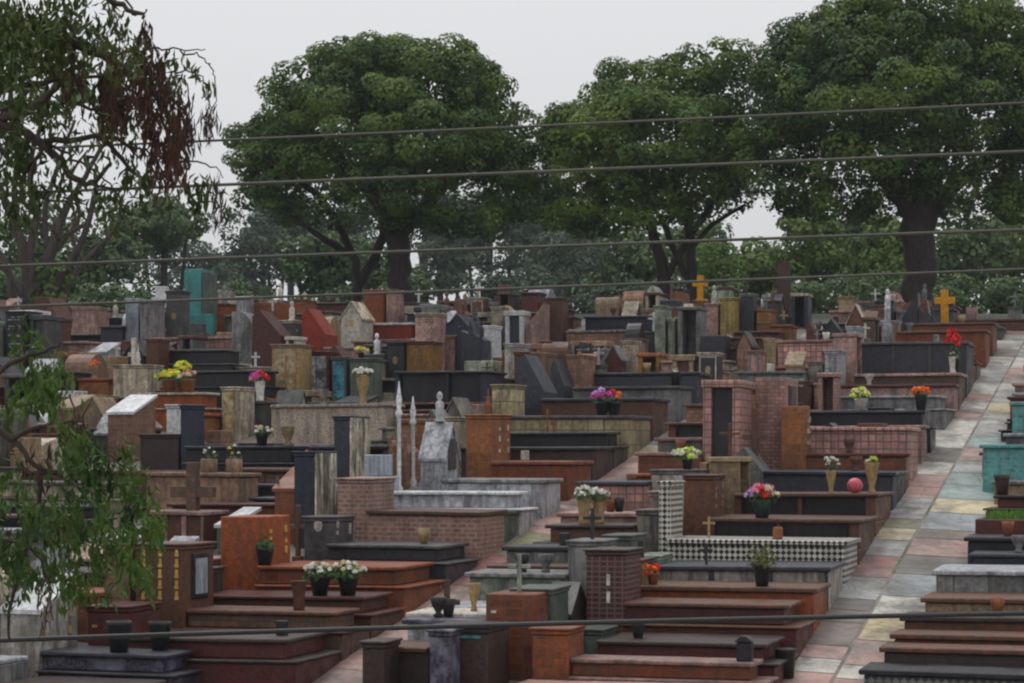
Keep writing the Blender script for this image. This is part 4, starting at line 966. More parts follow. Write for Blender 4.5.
flowers(on_top('brown wood-coloured tomb', 962, .35), 'black', 'vaseDark', 1.0, ('petCream',), 3, .08, .03, .12, 30, label='dark pot with few leaves right of the tall red flowers')
flowers(on_top('brown tomb with twin white bouquets', 584, .25), 'vase', 'vaseTan', 1.0, ('petWhite',), 9, .14, .05, .12, 50, label='left one of two beige vases with white flowers')
flowers(on_top('brown tomb with twin white bouquets', 599, .5), 'vase', 'vaseTan', .95, ('petWhite',), 9, .14, .05, .12, 50, label='right one of two beige vases with white flowers')
flowers(on_top('cream tiled tomb', 602, .25), 'pot', 'vaseDark', 1.2, ('petMagenta', 'petLilac'), 9, .17, .065, .2, 30, label='magenta bouquet on the cream tiled tomb')
flowers(on_top('cream tiled tomb', 614, .35), 'pot', 'vaseDark', 1.2, ('petOrange', 'petRed'), 7, .14, .055, .2, 30, label='orange bouquet right beside the magenta one')
flowers(on_top('pink grid tomb with marble headstone', 690, .3, True), 'pot', 'vaseDark', .8, ('petLime', 'petWhite'), 12, .22, .06, .14, 50, label='yellow-green and white flowers on the marble head block')
flowers(on_top('brown tomb with white daisies', 320, .25), 'pot', 'vaseDark', 1.2, ('petWhite', 'petWhite', 'petCream'), 13, .2, .045, .17, 60, label='white daisies in a black pot, left one of two')
flowers(on_top('brown tomb with white daisies', 348, .3), 'pot', 'vaseDark', 1.2, ('petWhite', 'petCream'), 13, .2, .045, .17, 90, label='white daisies with more leaves in a black pot, right one of two')
flowers(on_top('brown tomb with gold plaques', 299, .3), 'vase', 'brown', .9, (), 0, .1, .04, .1, 0, label='empty brown stone vase left of the white daisies', cat='vase')
flowers(on_top('mossy white tomb with the yellow urn', 474, .3), 'tall', 'vaseTan', .6, (), 0, label='yellow footed urn on the mossy white tomb', green=0, cat='urn')
flowers(on_top('brown tomb with orange flowers', 653, .2), 'pot', 'vaseTerra', .7, ('petOrange', 'petRed'), 8, .1, .045, .08, 12, label='small clump of orange flowers before the ochre headstone')
flowers(on_top('brown tomb with orange flowers', 762, .2), 'black', 'vaseDark', .85, ('petCream',), 3, .16, .02, .28, 150, 'leafOlive', label='dry olive-green plant in a dark pot before the marble tomb')
flowers(on_top('speckled tomb with slanted marble headstone', 119, .2), 'black', 'vaseDark', 1.1, (), 0, green=0, label='empty black pot at the lower left, nearer one', cat='pot')
flowers(on_top('speckled tomb with slanted marble headstone', 160, .6), 'black', 'vaseDark', 1.0, (), 0, green=0, label='empty black pot at the lower left, farther one', cat='pot')
flowers(on_top('yellow flower tomb', 181, .5), 'pot', 'vaseTerra', 1.0, ('petYellow', 'petLime'), 10, .18, .07, .36, 30, label='taller yellow bouquet in a terracotta pot')
flowers(on_top('yellow flower tomb', 169, .2), 'pot', 'vaseTerra', 1.3, ('petYellow', 'petLime'), 10, .2, .07, .16, 30, label='lower yellow bouquet left of the pink one')
flowers(on_top('yellow flower tomb', 188, .2), 'pot', 'vaseTerra', 1.3, ('petPink', 'petCream'), 8, .15, .06, .16, 30, label='pale pink bouquet beside the yellow ones')
flowers(on_top('magenta vase tomb', 260, .3), 'vase', 'vaseWhite', 1.0, ('petMagenta', 'petRed', 'petPink'), 9, .17, .07, .14, 12, label='magenta and red flowers in a white vase on a dark block')
flowers(on_top('terrazzo tomb', 363, .2), 'tall', 'vaseTan', 1.0, ('petWhite',), 10, .15, .06, .1, 50, label='white flowers in a tall orange-tan vase on the terrazzo tomb')
flowers(on_top('terrazzo tomb', 323, .25), 'urn', 'cement', .8, (), 0, green=0, label='small stone urn on the terrazzo tomb', cat='urn')
flowers(on_top('peach tomb with two pots', 209, .25), 'square', 'peach', 1, ('petWhite',), 4, .12, .03, .18, 10, label='square peach pot with white sprigs, left one of two', stems=True)
flowers(on_top('peach tomb with two pots', 234, .25), 'square', 'peach', 1, ('petWhite', 'petYellow'), 4, .12, .03, .16, 14, label='square peach pot with white sprigs, right one of two', stems=True)
flowers(on_top('glossy black tomb', 262, .2), 'pot', 'vaseDark', 1.0, ('petWhite', 'petCream'), 8, .15, .04, .12, 30, label='small white bouquet on the glossy black tomb')
flowers(on_top('glossy black tomb', 288, .2), 'urn', 'tan', .9, (), 0, green=0, label='tan stone urn at the right end of the glossy black tomb', cat='urn')
flowers(on_top('dark green stele', 361, .3, True), 'pot', 'vaseDark', .6, ('petCream', 'petYellow'), 8, .12, .05, .08, 20, label='pale yellow flowers on top of the dark green stele')
flowers(on_top('grey tomb with two dark pots', 677, .3), 'black', 'vaseDark', .9, ('petWhite',), 2, .05, .03, .12, 10, label='dark pot with a white flower, left one on the grey tomb')
flowers(on_top('grey tomb with two dark pots', 689, .3), 'black', 'vaseDark', .8, ('petWhite',), 3, .08, .04, .08, 10, label='dark pot with a white flower, right one on the grey tomb')
flowers(on_top('maroon tomb with dark crown pot', 1002, .3), 'crown', 'darkbrown', .9, (), 0, green=0, label='dark crown-shaped pot right of the path', cat='pot')
flowers(on_top('orange terracotta tomb', 265, .2), 'pot', 'vaseDark', 1.1, (), 0, .1, .04, .16, 60, 'leafPot', label='black pot with green leaves before the orange headstone')
flowers(on_top('orange tiled box tomb', 94, .2), 'urn', 'tan', .8, ('petOrange',), 5, .1, .05, .08, 10, label='tan urn with salmon flowers on the orange tiled box tomb')
# other ornaments: a pink ball, the black lamp box, planted grass
p = on_top('brown tomb with the tan vase', 855, .3)
bm = NB(); bmesh.ops.create_icosphere(bm, subdivisions=3, radius=.115, matrix=Matrix.Translation((0, 0, .112)) @ Matrix.Diagonal((1, 1, .97, 1)))
o = link('pink_ball', bm, 'pinkball', smooth=True); o.location = p; tag(o, 'smooth pink ball lying on the brown table tomb', 'ball')
p = on_top('terracotta tomb with the black box lamp', 745, .3)
r = empty('grave_lantern', p, -TH); bm = NB(); box(bm, -.08, .08, -.08, .08, 0, .2); link('lantern_box', bm, 'black', r); bm = NB(); prism(bm, [(-.1, .202), (.1, .202), (.03, .26), (-.03, .26)], -.1, .1); link('lid', bm, 'black', r); tag(r, 'small black lantern box at the foot of the terracotta tomb', 'lantern')
x, y = uv2w(-4.12, vfor(-4.12, Yh(655, .25))); r = empty('waste_bucket', (x, y, zg(x, y)), 0)
bm = NB(); lathe(bm, [(.09, 0), (.12, .3), (.125, .32), (.11, .32), (.1, .28), (.01, .27)]); link('bucket', bm, 'vaseDark', r, True)
bm = NB(); tube(bm, [(-.12, 0, .31), (-.06, 0, .42), (.06, 0, .42), (.12, 0, .31)], .006, 5); link('handle', bm, 'iron', r); tag(r, 'black bucket with a wire handle at the left edge of the right path', 'bucket')
it = next(q for q in ITEMS if q['nick'] == 'planted maroon bed')
n = 2600; L_ = it['u1']-it['u0']-.24; W_ = it['w']-.2
P = np.stack([(rng.random(n)-.5)*L_, (rng.random(n)-.5)*W_, .42+.16*rng.random(n)], 1)
Nn = rng.normal(size=(n, 3)); Nn[:, 2] *= .25
o = leaves('grass', P, Nn, np.full(n, .12), .16, 'grassMat', None, (0, 0, 1)); o.location = it['o'].location; o.rotation_euler = it['o'].rotation_euler
o['label'] = 'bright green grass planted in the maroon grave bed'; o['category'] = 'grass'; o['kind'] = 'stuff'
# free-standing crosses and figures
def stone_cross(px, yt, yb, Y, mat, t, label, arm=.55, face='y'):
    x = (px-512)/F*Y; z0 = zg(x, Y); zt = (HY-yt)/F*Y; H_ = zt-z0
    r = empty('grave_cross', (x, Y, z0), -TH)
    bm = NB(); cross_bm(bm, 0, 0, -.1, H_+.1, t, arm*.9/max(H_, .5), face); link('cross', bm, mat, r); tag(r, label, 'cross', 'grave crosses')
    bm = NB(); box(bm, -t*2.2, t*2.2, -t*2.2, t*2.2, -.3, .12); link('footing', bm, mat, r)
stone_cross(641, 540, 600, Yg(607), 'iron', .035, 'thin black iron cross right of the maroon mosaic headstone', .3)
stone_cross(447, 580, 628, Yg(640), 'wood', .03, 'small dark wooden cross by the central path', .3)
stone_cross(193, 462, 520, Yg(548), 'browntile', .075, 'brown tiled cross at the mid left', .65)
stone_cross(298, 505, 545, Yg(565), 'brown', .03, 'narrow brown cross in front of the streaked headstone', .25)
stone_cross(755, 408, 470, Yg(492), 'brown', .04, 'slim brown cross behind the streaked marble block', .4)
stone_cross(134, 338, 372, Yg(385), 'plaster', .045, 'small whitish cross left of the black tombs', .25)
stone_cross(784, 262, 330, 60.5, 'wood', .16, 'thick dark wooden post on the skyline, right of the slate stele', .33)
def pinnacle(px, yt, yb, Y, label):
    x = (px-512)/F*Y; z0 = zg(x, Y); H_ = (HY-yt)/F*Y-z0
    r = empty('white_pinnacle', (x, Y, z0), 0); bm = NB()
    lathe(bm, [(.06, -.1), (.06, .1), (.033, .14), (.03, H_*.68), (.055, H_*.7), (.055, H_*.72), (.03, H_*.75), (.05, H_*.83), (.025, H_*.91), (.006, H_)]); link('shaft', bm, 'white', r, True); tag(r, label, 'pinnacle', 'white pinnacles')
pinnacle(399, 381, 440, Yg(494), 'tallest slim white pinnacle left of the grey gabled shrine')
pinnacle(413, 396, 440, Yg(487), 'shorter white pinnacle just right of the tallest one')
# ---------------------------------------------------------------- trees
def unit(n):
    d = rng.normal(size=(n, 3)); return d/np.linalg.norm(d, axis=1, keepdims=True)
def crown_pts(blobs, npuff, pr, per, low=-.35, fill=1500, ls=.2):
    """blobs: (cx,cy,cz,rx,ry,rz); clumps of leaves sit on their surfaces"""
    P, Q = [], []
    for (cx, cy, cz, rx, ry, rz) in blobs:
        c = np.array([cx, cy, cz]); rr = np.array([rx, ry, rz])
        k = max(6, int(npuff*rx*rz/4))
        d = unit(k*2); d = d[d[:, 2] > low-.25*rng.random(len(d))][:k]
        for u in d:
            pc = c+u*rr*rng.uniform(.74, 1.0); r = pr*rng.uniform(.6, 1.3)
            m = int(per*(r/pr)**2)
            q = unit(m); q = q[(q@u > -.45)]
            sh = np.array([1, 1, .7])
            rad = r*(.78+.25*rng.random((len(q), 1)))
            P.append(pc+q*rad*sh); Q.append(q*1.0+u*.35+np.array([0, 0, .35])+rng.normal(size=q.shape)*.38)
        m = int(fill*rx*rz/4); q = unit(m)*(rng.random((m, 1))**.45)*.86
        P.append(c+q*rr); Q.append(rng.normal(size=q.shape)+q)
    return np.concatenate(P), np.concatenate(Q)
def tree(label, Y, trunks, blobs, npuff=26, pr=.6, per=190, ls=.19, mat='leafBig', bk='barkDark', low=-.35, fill=900, name='tree', group='trees behind the cemetery', depth=.85):
    """trunks: lists of (px,py,radius_px,dy); blobs: (px,py,rx_px,rz_px,dy) measured on the photo at distance Y"""
    s = Y/F
    bx, by = (trunks[0][0][0]-512)*s, Y
    bz = zg(bx, by)
    r = empty(name, (bx, by, bz)); o = Vector((bx, by, bz))
    bm = NB()
    for t in trunks:
        pts = [at(p[0], p[1], Y)+Vector((0, p[3] if len(p) > 3 else 0, 0))-o for p in t]
        if t is trunks[0] or t[0][1] > 290: pts[0].z = -.5
        pl = smoothline(pts, 4); n = len(pl); rad = []
        for i in range(n):
            f = i/(n-1)*(len(t)-1); a = int(min(f, len(t)-2)); q = f-a
            rad.append((t[a][2]*(1-q)+t[a+1][2]*q)*s)
        for i in range(1, n-1): pl[i] += Vector((rng.normal()*.35, rng.normal()*.35, 0))*rad[i]*.5
        tube(bm, pl, rad, 9)
    tr = link('trunk', bm, bk, r, True)
    B = []
    for b in blobs:
        c = at(b[0], b[1], Y)+Vector((0, b[4] if len(b) > 4 else 0, 0))-o
        B.append((c.x, c.y, c.z, b[2]*s, b[2]*s*depth, b[3]*s))
    P, Q = crown_pts(B, npuff, pr, per, low, fill, ls)
    leaves('crown', P, Q, np.full(len(P), ls), .72, mat, r)
    tag(r, label, 'tree', group)
    return r
tree('big round dark tree left of centre with a thick straight dark trunk', 66,
     [[(402, 325, 14), (400, 280, 11), (396, 240, 12), (388, 200, 14), (385, 150, 8), (385, 90, 4)], [(396, 240, 8), (430, 200, 7), (470, 160, 5), (500, 130, 3)], [(390, 215, 8), (350, 170, 6), (310, 130, 4)],
      [(350, 322, 5, 1), (356, 280, 5, 1), (345, 240, 4, 1), (325, 205, 4, .5), (300, 180, 3)], [(352, 290, 5, 1), (372, 255, 5, 1), (385, 215, 4, .5)], [(344, 250, 4, 1), (318, 235, 3), (290, 215, 2)]],
     [(388, 128, 132, 84), (390, 88, 78, 52), (318, 120, 68, 48), (270, 145, 44, 36), (452, 100, 62, 46), (495, 135, 42, 44), (390, 150, 110, 60, -1), (300, 175, 60, 32), (470, 180, 66, 42), (500, 165, 38, 45), (400, 195, 60, 34, -1.5), (345, 60, 32, 24), (425, 60, 50, 24), (258, 172, 30, 24), (518, 205, 26, 26), (275, 200, 38, 20), (320, 212, 40, 18, 1), (465, 218, 62, 20), (365, 218, 44, 20, -1.5), (420, 222, 40, 18, 1)], npuff=50, pr=.46, per=250, ls=.12, fill=1700)
tree('broad tree with several dark stems behind the right of centre', 65.5,
     [[(668, 325, 6.2), (664, 280, 6.2), (655, 240, 5.5), (640, 200, 3.9), (620, 160, 2.3)], [(694, 325, 6.2), (692, 280, 6.2), (690, 240, 4.7), (680, 200, 4.7), (672, 150, 3.1)], [(664, 285, 3.9), (684, 245, 3.9), (705, 215, 3.1), (730, 180, 2.3)], [(692, 285, 3.9), (676, 255, 3.1), (660, 215, 3.1)], [(690, 250, 3.1), (712, 225, 2.3), (745, 205, 1.6)]],
     [(655, 148, 100, 72), (655, 100, 64, 34), (710, 76, 46, 34), (600, 128, 50, 34), (570, 150, 34, 36), (735, 105, 40, 44), (650, 150, 100, 50, -1), (600, 185, 58, 34), (690, 185, 64, 34), (572, 205, 32, 28), (640, 215, 36, 20), (730, 165, 44, 38), (625, 90, 32, 24), (610, 222, 44, 20), (715, 205, 40, 22, 1), (650, 225, 40, 16, -1)], npuff=50, pr=.46, per=250, ls=.12, fill=1700, mat='leafBig2')
tree('largest dark tree at the right with a very thick forked trunk', 62.5,
     [[(917, 330, 19), (918, 290, 16), (918, 250, 16), (920, 215, 18), (925, 180, 12), (930, 130, 9), (930, 70, 5)], [(920, 225, 12), (895, 190, 9), (860, 150, 7), (830, 110, 4)], [(922, 222, 12), (955, 185, 8), (1000, 150, 7), (1040, 120, 4)], [(905, 215, 7), (880, 120, 6), (872, 60, 4)]],
     [(900, 100, 138, 104), (850, 55, 68, 56), (930, 28, 80, 54), (805, 85, 46, 50), (990, 60, 66, 66), (780, 120, 32, 44), (880, 110, 100, 60, -1.2), (800, 160, 54, 42), (1000, 130, 70, 56), (870, 170, 60, 34, -1.5), (960, 180, 60, 34), (785, 195, 40, 26), (1060, 100, 60, 80), (1010, 200, 40, 28), (870, 30, 34, 34), (1050, 170, 50, 50), (845, 200, 36, 22), (900, 205, 30, 18, 1), (970, 208, 44, 20), (820, 205, 44, 18)], npuff=50, pr=.48, per=250, ls=.12, fill=1700, mat='leafDark')
# the row of lower trees farther off, on ground that falls away behind the crest
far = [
 (95, 255, 55, 46, 92, 'leafFar', 'mid green tree behind the twisted trunks at the far left'), (165, 232, 46, 30, 96, 'leafFar', 'round green tree behind the teal shrine'), (190, 275, 60, 34, 90, 'leafFarHaze', 'dark green bushy tree right behind the teal shrine'),
 (262, 268, 45, 44, 92, 'leafFarHaze', 'bluish green tree under the left side of the big round tree'), (290, 225, 52, 36, 98, 'leafFarHaze', 'hazy tree top showing below the big round tree'), (320, 280, 45, 34, 86, 'leafFar', 'green shrubby tree left of the thick straight trunk'),
 (440, 262, 40, 40, 93, 'leafFarHaze', 'hazy dark tree right of the thick straight trunk'), (490, 240, 46, 46, 98, 'leafFarHaze', 'bluish feathery tree in the middle of the background'), (535, 232, 42, 46, 104, 'leafFarHaze', 'palest bluish tree in the middle of the background'), (570, 272, 55, 40, 90, 'leafFarHaze', 'dark bushy tree behind the long brick-coloured tomb'),
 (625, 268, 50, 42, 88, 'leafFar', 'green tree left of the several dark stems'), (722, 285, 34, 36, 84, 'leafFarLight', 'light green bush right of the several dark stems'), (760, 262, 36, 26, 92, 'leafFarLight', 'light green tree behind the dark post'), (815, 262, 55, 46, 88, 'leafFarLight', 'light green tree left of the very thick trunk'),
 (868, 250, 44, 40, 96, 'leafFar', 'green tree just left of the very thick trunk'), (965, 258, 46, 50, 90, 'leafFar', 'green tree just right of the very thick trunk'), (1015, 262, 46, 48, 94, 'leafFarLight', 'light green tree at the right edge'), (855, 292, 60, 26, 78, 'leafFar', 'low green bush under the largest tree'), (960, 296, 60, 22, 77, 'leafFar', 'low bush right of the golden cross'), (505, 292, 60, 26, 80, 'leafFarHaze', 'low dark bush behind the gothic headstone'),
 (888, 258, 30, 34, 86, 'leafFarLight', 'light green tree showing beside the very thick trunk'), (378, 272, 26, 30, 84, 'leafFar', 'green bush filling the gap left of the thick straight trunk'), (425, 225, 40, 34, 100, 'leafFarHaze', 'hazy tree top right of the thick straight trunk'), (20, 285, 40, 26, 82, 'leafFar', 'green bush behind the twisted trunks'), (700, 262, 40, 34, 90, 'leafFar', 'mid green tree right behind the several dark stems'),
 (235, 300, 50, 22, 74, 'leafFar', 'low dark bush right behind the curved grey headstone'), (330, 305, 46, 20, 73, 'leafFar', 'low bush behind the red headstone on the skyline'), (600, 300, 60, 24, 73, 'leafFarHaze', 'low dark hedge-like bush behind the long brick-coloured tomb'), (720, 305, 40, 22, 73, 'leafFar', 'low bush behind the orange cross'), (805, 300, 50, 24, 73.5, 'leafFar', 'low bush behind the dark wooden post'), (1010, 300, 40, 24, 74, 'leafFar', 'low bush at the top of the right path'), (890, 302, 46, 20, 73, 'leafFar', 'low bush behind the angel pedestal'), (545, 215, 36, 34, 110, 'leafFarHaze', 'tall pale bluish tree between the two big crowns'), (585, 245, 46, 44, 96, 'leafFarHaze', 'bluish dark tree under the left side of the broad tree'), (100, 300, 60, 22, 74, 'leafFar', 'low bush behind the pink stone block'), (160, 300, 40, 22, 74, 'leafFar', 'low bush behind the slim pale stele'), (340, 240, 40, 36, 95, 'leafFarHaze', 'hazy tree directly under the big round crown'),
 (30, 262, 40, 46, 96, 'leafFar', 'green tree at the left edge behind the twisted trunks'), (410, 292, 30, 22, 80, 'leafFar', 'small low bush at the foot of the thick straight trunk'), (660, 300, 50, 22, 79, 'leafFarHaze', 'low dark bush behind the weathered pale stele')]
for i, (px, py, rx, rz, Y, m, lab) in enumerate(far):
    rz *= 1.3; py -= 8 if rz > 35 else -6; Y *= 1.55 if m == 'leafFarHaze' and Y > 85 else 1; gx = (px-512)*Y/F; gp = HY-zg(gx, Y)*F/Y
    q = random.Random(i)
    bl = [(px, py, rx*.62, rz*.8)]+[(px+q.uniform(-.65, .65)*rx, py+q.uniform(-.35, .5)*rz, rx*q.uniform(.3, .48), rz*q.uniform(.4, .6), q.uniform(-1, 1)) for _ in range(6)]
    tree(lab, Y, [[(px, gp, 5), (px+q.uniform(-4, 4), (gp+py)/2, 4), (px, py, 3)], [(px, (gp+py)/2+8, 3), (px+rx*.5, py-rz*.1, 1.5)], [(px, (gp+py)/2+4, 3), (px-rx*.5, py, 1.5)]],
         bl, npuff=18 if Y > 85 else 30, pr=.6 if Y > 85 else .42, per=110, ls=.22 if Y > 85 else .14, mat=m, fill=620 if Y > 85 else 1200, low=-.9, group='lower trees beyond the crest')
# the twisted half-bare tree at the far left
tree('twisted half-bare tree with several pale grey trunks at the far left', 60,
     [[(38, 330, 8.64), (40, 290, 6.48), (52, 250, 5.76), (62, 215, 4.32), (80, 185, 2.88), (100, 150, 2.16), (120, 120, 1.44)], [(30, 330, 6.48), (28, 280, 5.76), (20, 240, 5.04), (5, 200, 3.6), (-15, 160, 2.88)], [(40, 300, 5.04), (30, 255, 4.32), (36, 215, 3.6), (30, 170, 2.88), (42, 120, 2.16), (60, 70, 1.44)],
      [(46, 320, 5.76), (58, 285, 5.04), (75, 255, 3.6), (92, 210, 2.88), (95, 170, 1.8)], [(50, 255, 2.88), (45, 210, 2.88), (60, 160, 2.16), (75, 120, 1.44)], [(20, 240, 3.6), (15, 190, 2.88), (20, 130, 2.16), (5, 80, 1.44)], [(24, 330, 4.32), (12, 300, 3.6), (8, 270, 2.88), (-8, 240, 2.16)],
      [(34, 330, 4), (48, 300, 4), (42, 270, 3.5), (68, 235, 3), (85, 225, 2)], [(12, 330, 4), (22, 300, 4), (10, 275, 3), (-5, 262, 2)], [(60, 325, 4), (66, 290, 3.5), (84, 262, 3), (110, 235, 2), (128, 205, 1.5)], [(62, 240, 2.5), (80, 215, 2), (70, 180, 1.5), (88, 150, 1)], [(36, 215, 2.5), (12, 195, 2), (-10, 205, 1.5)], [(84, 262, 2), (72, 235, 1.6), (80, 200, 1.2)]],
     [(15, 110, 40, 34), (-15, 150, 30, 40), (60, 95, 24, 20), (55, 280, 10, 30)], npuff=9, pr=.45, per=60, ls=.2, mat='leafBig', bk='barkGrey', fill=60, low=-.9)
# bare thin tree shape behind the teal shrine and other dead twigs are part of it
# ---------------------------------------------------------------- the near tree whose drooping boughs hang into the frame from the left
Yn = 10.0
nr = empty('drooping_tree', (-5.2, Yn, zg(-5.2, Yn))); on = Vector(nr.location)
def A(px, py, d=0): return at(px, py, Yn+d)-on
def bough(bm, pts, r0, r1, n=5):
    pl = smoothline([A(*p) for p in pts], n)
    for i in range(1, len(pl)): pl[i] += Vector((rng.normal(), rng.normal(), rng.normal()))*.006
    tube(bm, pl, [r0+(r1-r0)*i/(len(pl)-1) for i in range(len(pl))], 6); return pl
bm = NB()
tube(bm, smoothline([Vector((0, 0, -.4)), Vector((.1, 0, 1.8)), Vector((0, 0, 4.0)), Vector((.3, .1, 6.2)), Vector((.1, .2, 8.5))], 5), [.3, .28, .26, .25, .24, .23, .22, .22, .21, .2, .2, .19, .18, .17, .16, .15, .13, .12, .1, .08, .06], 10)
link('trunk', bm, 'barkGrey', nr, True)
bm = NB(); TW = []
main = [
 ([(-690, 60), (-300, 70), (-60, 108), (20, 130), (45, 142), (105, 138), (140, 150)], .036, .005), ([(20, 130), (60, 160), (85, 185), (110, 165)], .022, .008), ([(-60, 120), (10, 118), (50, 95), (75, 60), (70, 20)], .02, .005), ([(0, 112), (30, 90), (20, 55), (5, 40)], .012, .004), ([(105, 138), (120, 110), (110, 80), (128, 62)], .01, .003), ([(45, 142), (30, 175), (50, 200), (85, 205)], .012, .003), ([(-690, -40), (-250, -30), (-20, 20), (60, 35), (110, 60), (150, 90), (175, 130), (190, 170)], .05, .006),
 ([(-20, 20), (40, 60), (80, 105), (140, 108)], .018, .004), ([(-200, -120), (0, -60), (80, -20), (130, 10), (145, 18)], .03, .005), ([(110, 60), (150, 48), (180, 50), (205, 52)], .006, .002), ([(180, 50), (200, 58), (213, 70), (216, 95), (211, 125)], .004, .002),
 ([(175, 75), (188, 72), (204, 78), (208, 100), (204, 128)], .004, .002), ([(115, 0), (118, 30), (122, 60)], .005, .002), ([(125, -5), (135, 15), (148, 10)], .006, .003), ([(185, 75), (190, 105), (188, 140)], .004, .002), ([(105, 138), (138, 175), (165, 178), (190, 165)], .012, .003),
 ([(80, 180), (140, 190), (165, 172)], .006, .002), ([(140, 150), (175, 160), (210, 165), (222, 178)], .006, .002), ([(45, 142), (75, 160), (110, 185), (140, 250)], .008, .002), ([(60, 35), (75, 75), (55, 110)], .008, .003),
 ([(-690, 300), (-250, 360), (-60, 400), (10, 440), (40, 470), (70, 478), (125, 545)], .026, .004), ([(10, 440), (45, 425), (78, 420)], .014, .004), ([(40, 470), (35, 520), (10, 600), (8, 640)], .014, .006), ([(-60, 400), (0, 370), (45, 350), (60, 345)], .016, .004),
 ([(60, 478), (85, 440), (100, 450), (130, 470)], .008, .003), ([(90, 500), (125, 560), (105, 600)], .006, .002), ([(70, 395), (76, 420), (80, 450)], .005, .002), ([(-100, 560), (0, 540), (40, 560), (52, 620)], .012, .003),
 ([(-60, 108), (20, 85), (70, 80), (130, 75)], .02, .004), ([(20, 85), (60, 55), (110, 40)], .01, .003), ([(-60, 108), (10, 160), (30, 210), (60, 235)], .016, .003)]
for pts, r0, r1 in main: TW += bough(bm, pts, r0, r1)
link('bough', bm, 'twig', nr, True)
def spray(cx, cy, rx, ry, n, L_, asp, jit=.5):
    P = []; 
    a = rng.random(n)*2*math.pi; q = np.sqrt(rng.random(n))
    px = cx+np.cos(a)*q*rx; py = cy+np.sin(a)*q*ry; dy = rng.normal(size=n)*jit
    Y = Yn+dy
    P = np.stack([(px-512)/F*Y-on.x, Y-on.y, (HY-py)/F*Y-on.z], 1)
    return P
def clumpy(regs, per=26):
    """hanging sprays: short strings of leaves below many twig points"""
    out = []
    for (cx, cy, rx, ry, n) in regs:
        c = spray(cx, cy, rx, ry, n, 0, 0, .45)
        for p in c:
            m = int(per*rng.uniform(.5, 1.4)); t = rng.random((m, 1))
            d = np.array([rng.normal()*.05, rng.normal()*.05, -.16*rng.uniform(.5, 1.3)])
            out.append(p+d*t+rng.normal(size=(m, 3))*.022)
    return np.concatenate(out)
P = clumpy([(60, 50, 66, 42, 40), (20, 25, 45, 30, 30), (120, 80, 34, 42, 18), (35, 115, 40, 34, 10), (100, 140, 50, 26, 8), (-10, 180, 36, 50, 10), (165, 95, 22, 60, 5), (100, 185, 20, 12, 5), (198, 180, 16, 12, 5), (145, 172, 14, 8, 4), (55, 170, 16, 14, 5), (10, 130, 30, 70, 18), (60, 8, 60, 14, 24)])
leaves('foliage', P, rng.normal(size=P.shape)+np.array([0, -.4, .2]), np.full(len(P), .052), .3, 'leafNear', nr, (0, 0, -1))
P = clumpy([(52, 378, 20, 30, 12), (10, 395, 16, 14, 3), (62, 440, 20, 18, 7), (105, 450, 30, 22, 12), (138, 508, 18, 46, 14), (92, 520, 36, 26, 14), (22, 500, 38, 36, 23), (50, 550, 56, 16, 11), (130, 565, 22, 14, 6), (70, 575, 12, 10, 3), (8, 560, 16, 20, 6), (20, 330, 20, 16, 3)], 30)
leaves('foliage', P, rng.normal(size=P.shape)+np.array([0, -.4, .2]), np.full(len(P), .054), .33, 'leafNearGreen', nr, (0, 0, -1))
def strands(regs):
    out = []
    for (cx, cy, rx, ry, n) in regs:
        c = spray(cx, cy, rx, ry, n, 0, 0, .25)
        for p in c:
            m = 9; t = np.linspace(0, 1, m).reshape(-1, 1)
            d = np.array([rng.normal()*.02, rng.normal()*.03, -.17*rng.uniform(.5, 1.2)])
            out.append(p+d*t+rng.normal(size=(m, 3))*.008)
    return np.concatenate(out)
P = strands([(146, 42, 9, 26, 18), (150, 78, 24, 32, 32), (168, 108, 26, 36, 38), (125, 95, 24, 34, 16), (110, 70, 12, 36, 36), (75, 70, 12, 30, 14), (176, 135, 9, 18, 30), (162, 148, 20, 14, 20), (105, 115, 8, 20, 6), (75, 430, 16, 16, 8), (45, 455, 14, 12, 4)])
leaves('dry_leaves', P, rng.normal(size=P.shape)*np.array([1, 1, .2])+np.array([0, -.7, 0]), np.full(len(P), .06), .2, 'leafDry', nr, (0, 0, -1))
P = strands([(204, 115, 3, 8, 4), (211, 110, 3, 10, 4), (216, 185, 4, 14, 5), (222, 200, 2, 10, 3), (45, 590, 5, 26, 5), (195, 120, 6, 16, 5)])
leaves('dead_leaves', P, rng.normal(size=P.shape)*np.array([1, 1, .2])+np.array([0, -.7, 0]), np.full(len(P), .065), .12, 'twig', nr, (0, 0, -1))
tag(nr, 'near tree reaching in from the left with drooping leaves and brown dried clusters', 'tree')
# ---------------------------------------------------------------- overhead wires
def wire(pys, Y, rad, mat, label):
    """pys: heights on the photo at columns 0,256,512,768,1024; the wire runs on past both sides"""
    cs = np.polyfit([0, 256, 512, 768, 1024], pys, 2); bm = NB(); pts = []
    for i in range(61):
        px = 512+(i-30)*110; p = at(px, float(np.polyval(cs, max(-300, min(1300, px)))+(0 if -300 < px < 1300 else (px-max(-300, min(1300, px)))*np.polyval(np.polyder(cs), max(-300, min(1300, px))))), Y); pts.append(p)
    o0 = pts[30].copy(); tube(bm, [p-o0 for p in pts], rad, 8); o = link('overhead_wire', bm, mat, smooth=True); o.location = o0
    tag(o, label, 'wire', 'overhead wires')
def wm(name, col, r):
    m = bpy.data.materials.new(name); MATS[name] = m; nt, N, L = nodes(m); tc = N('ShaderNodeTexCoord')
    c = mixc(nt, noise(nt, tc.outputs['Object'], 9, 4), tuple(x*.6 for x in col), tuple(x*1.4 for x in col))
    b = N('ShaderNodeBsdfPrincipled'); L(c, b.inputs['Base Color']); b.inputs['Roughness'].default_value = r; o = N('ShaderNodeOutputMaterial'); L(b.outputs[0], o.inputs[0])
wm('wireGrey', (.07, .068, .052), .65); wm('wireBlack', (.018, .018, .02), .5)
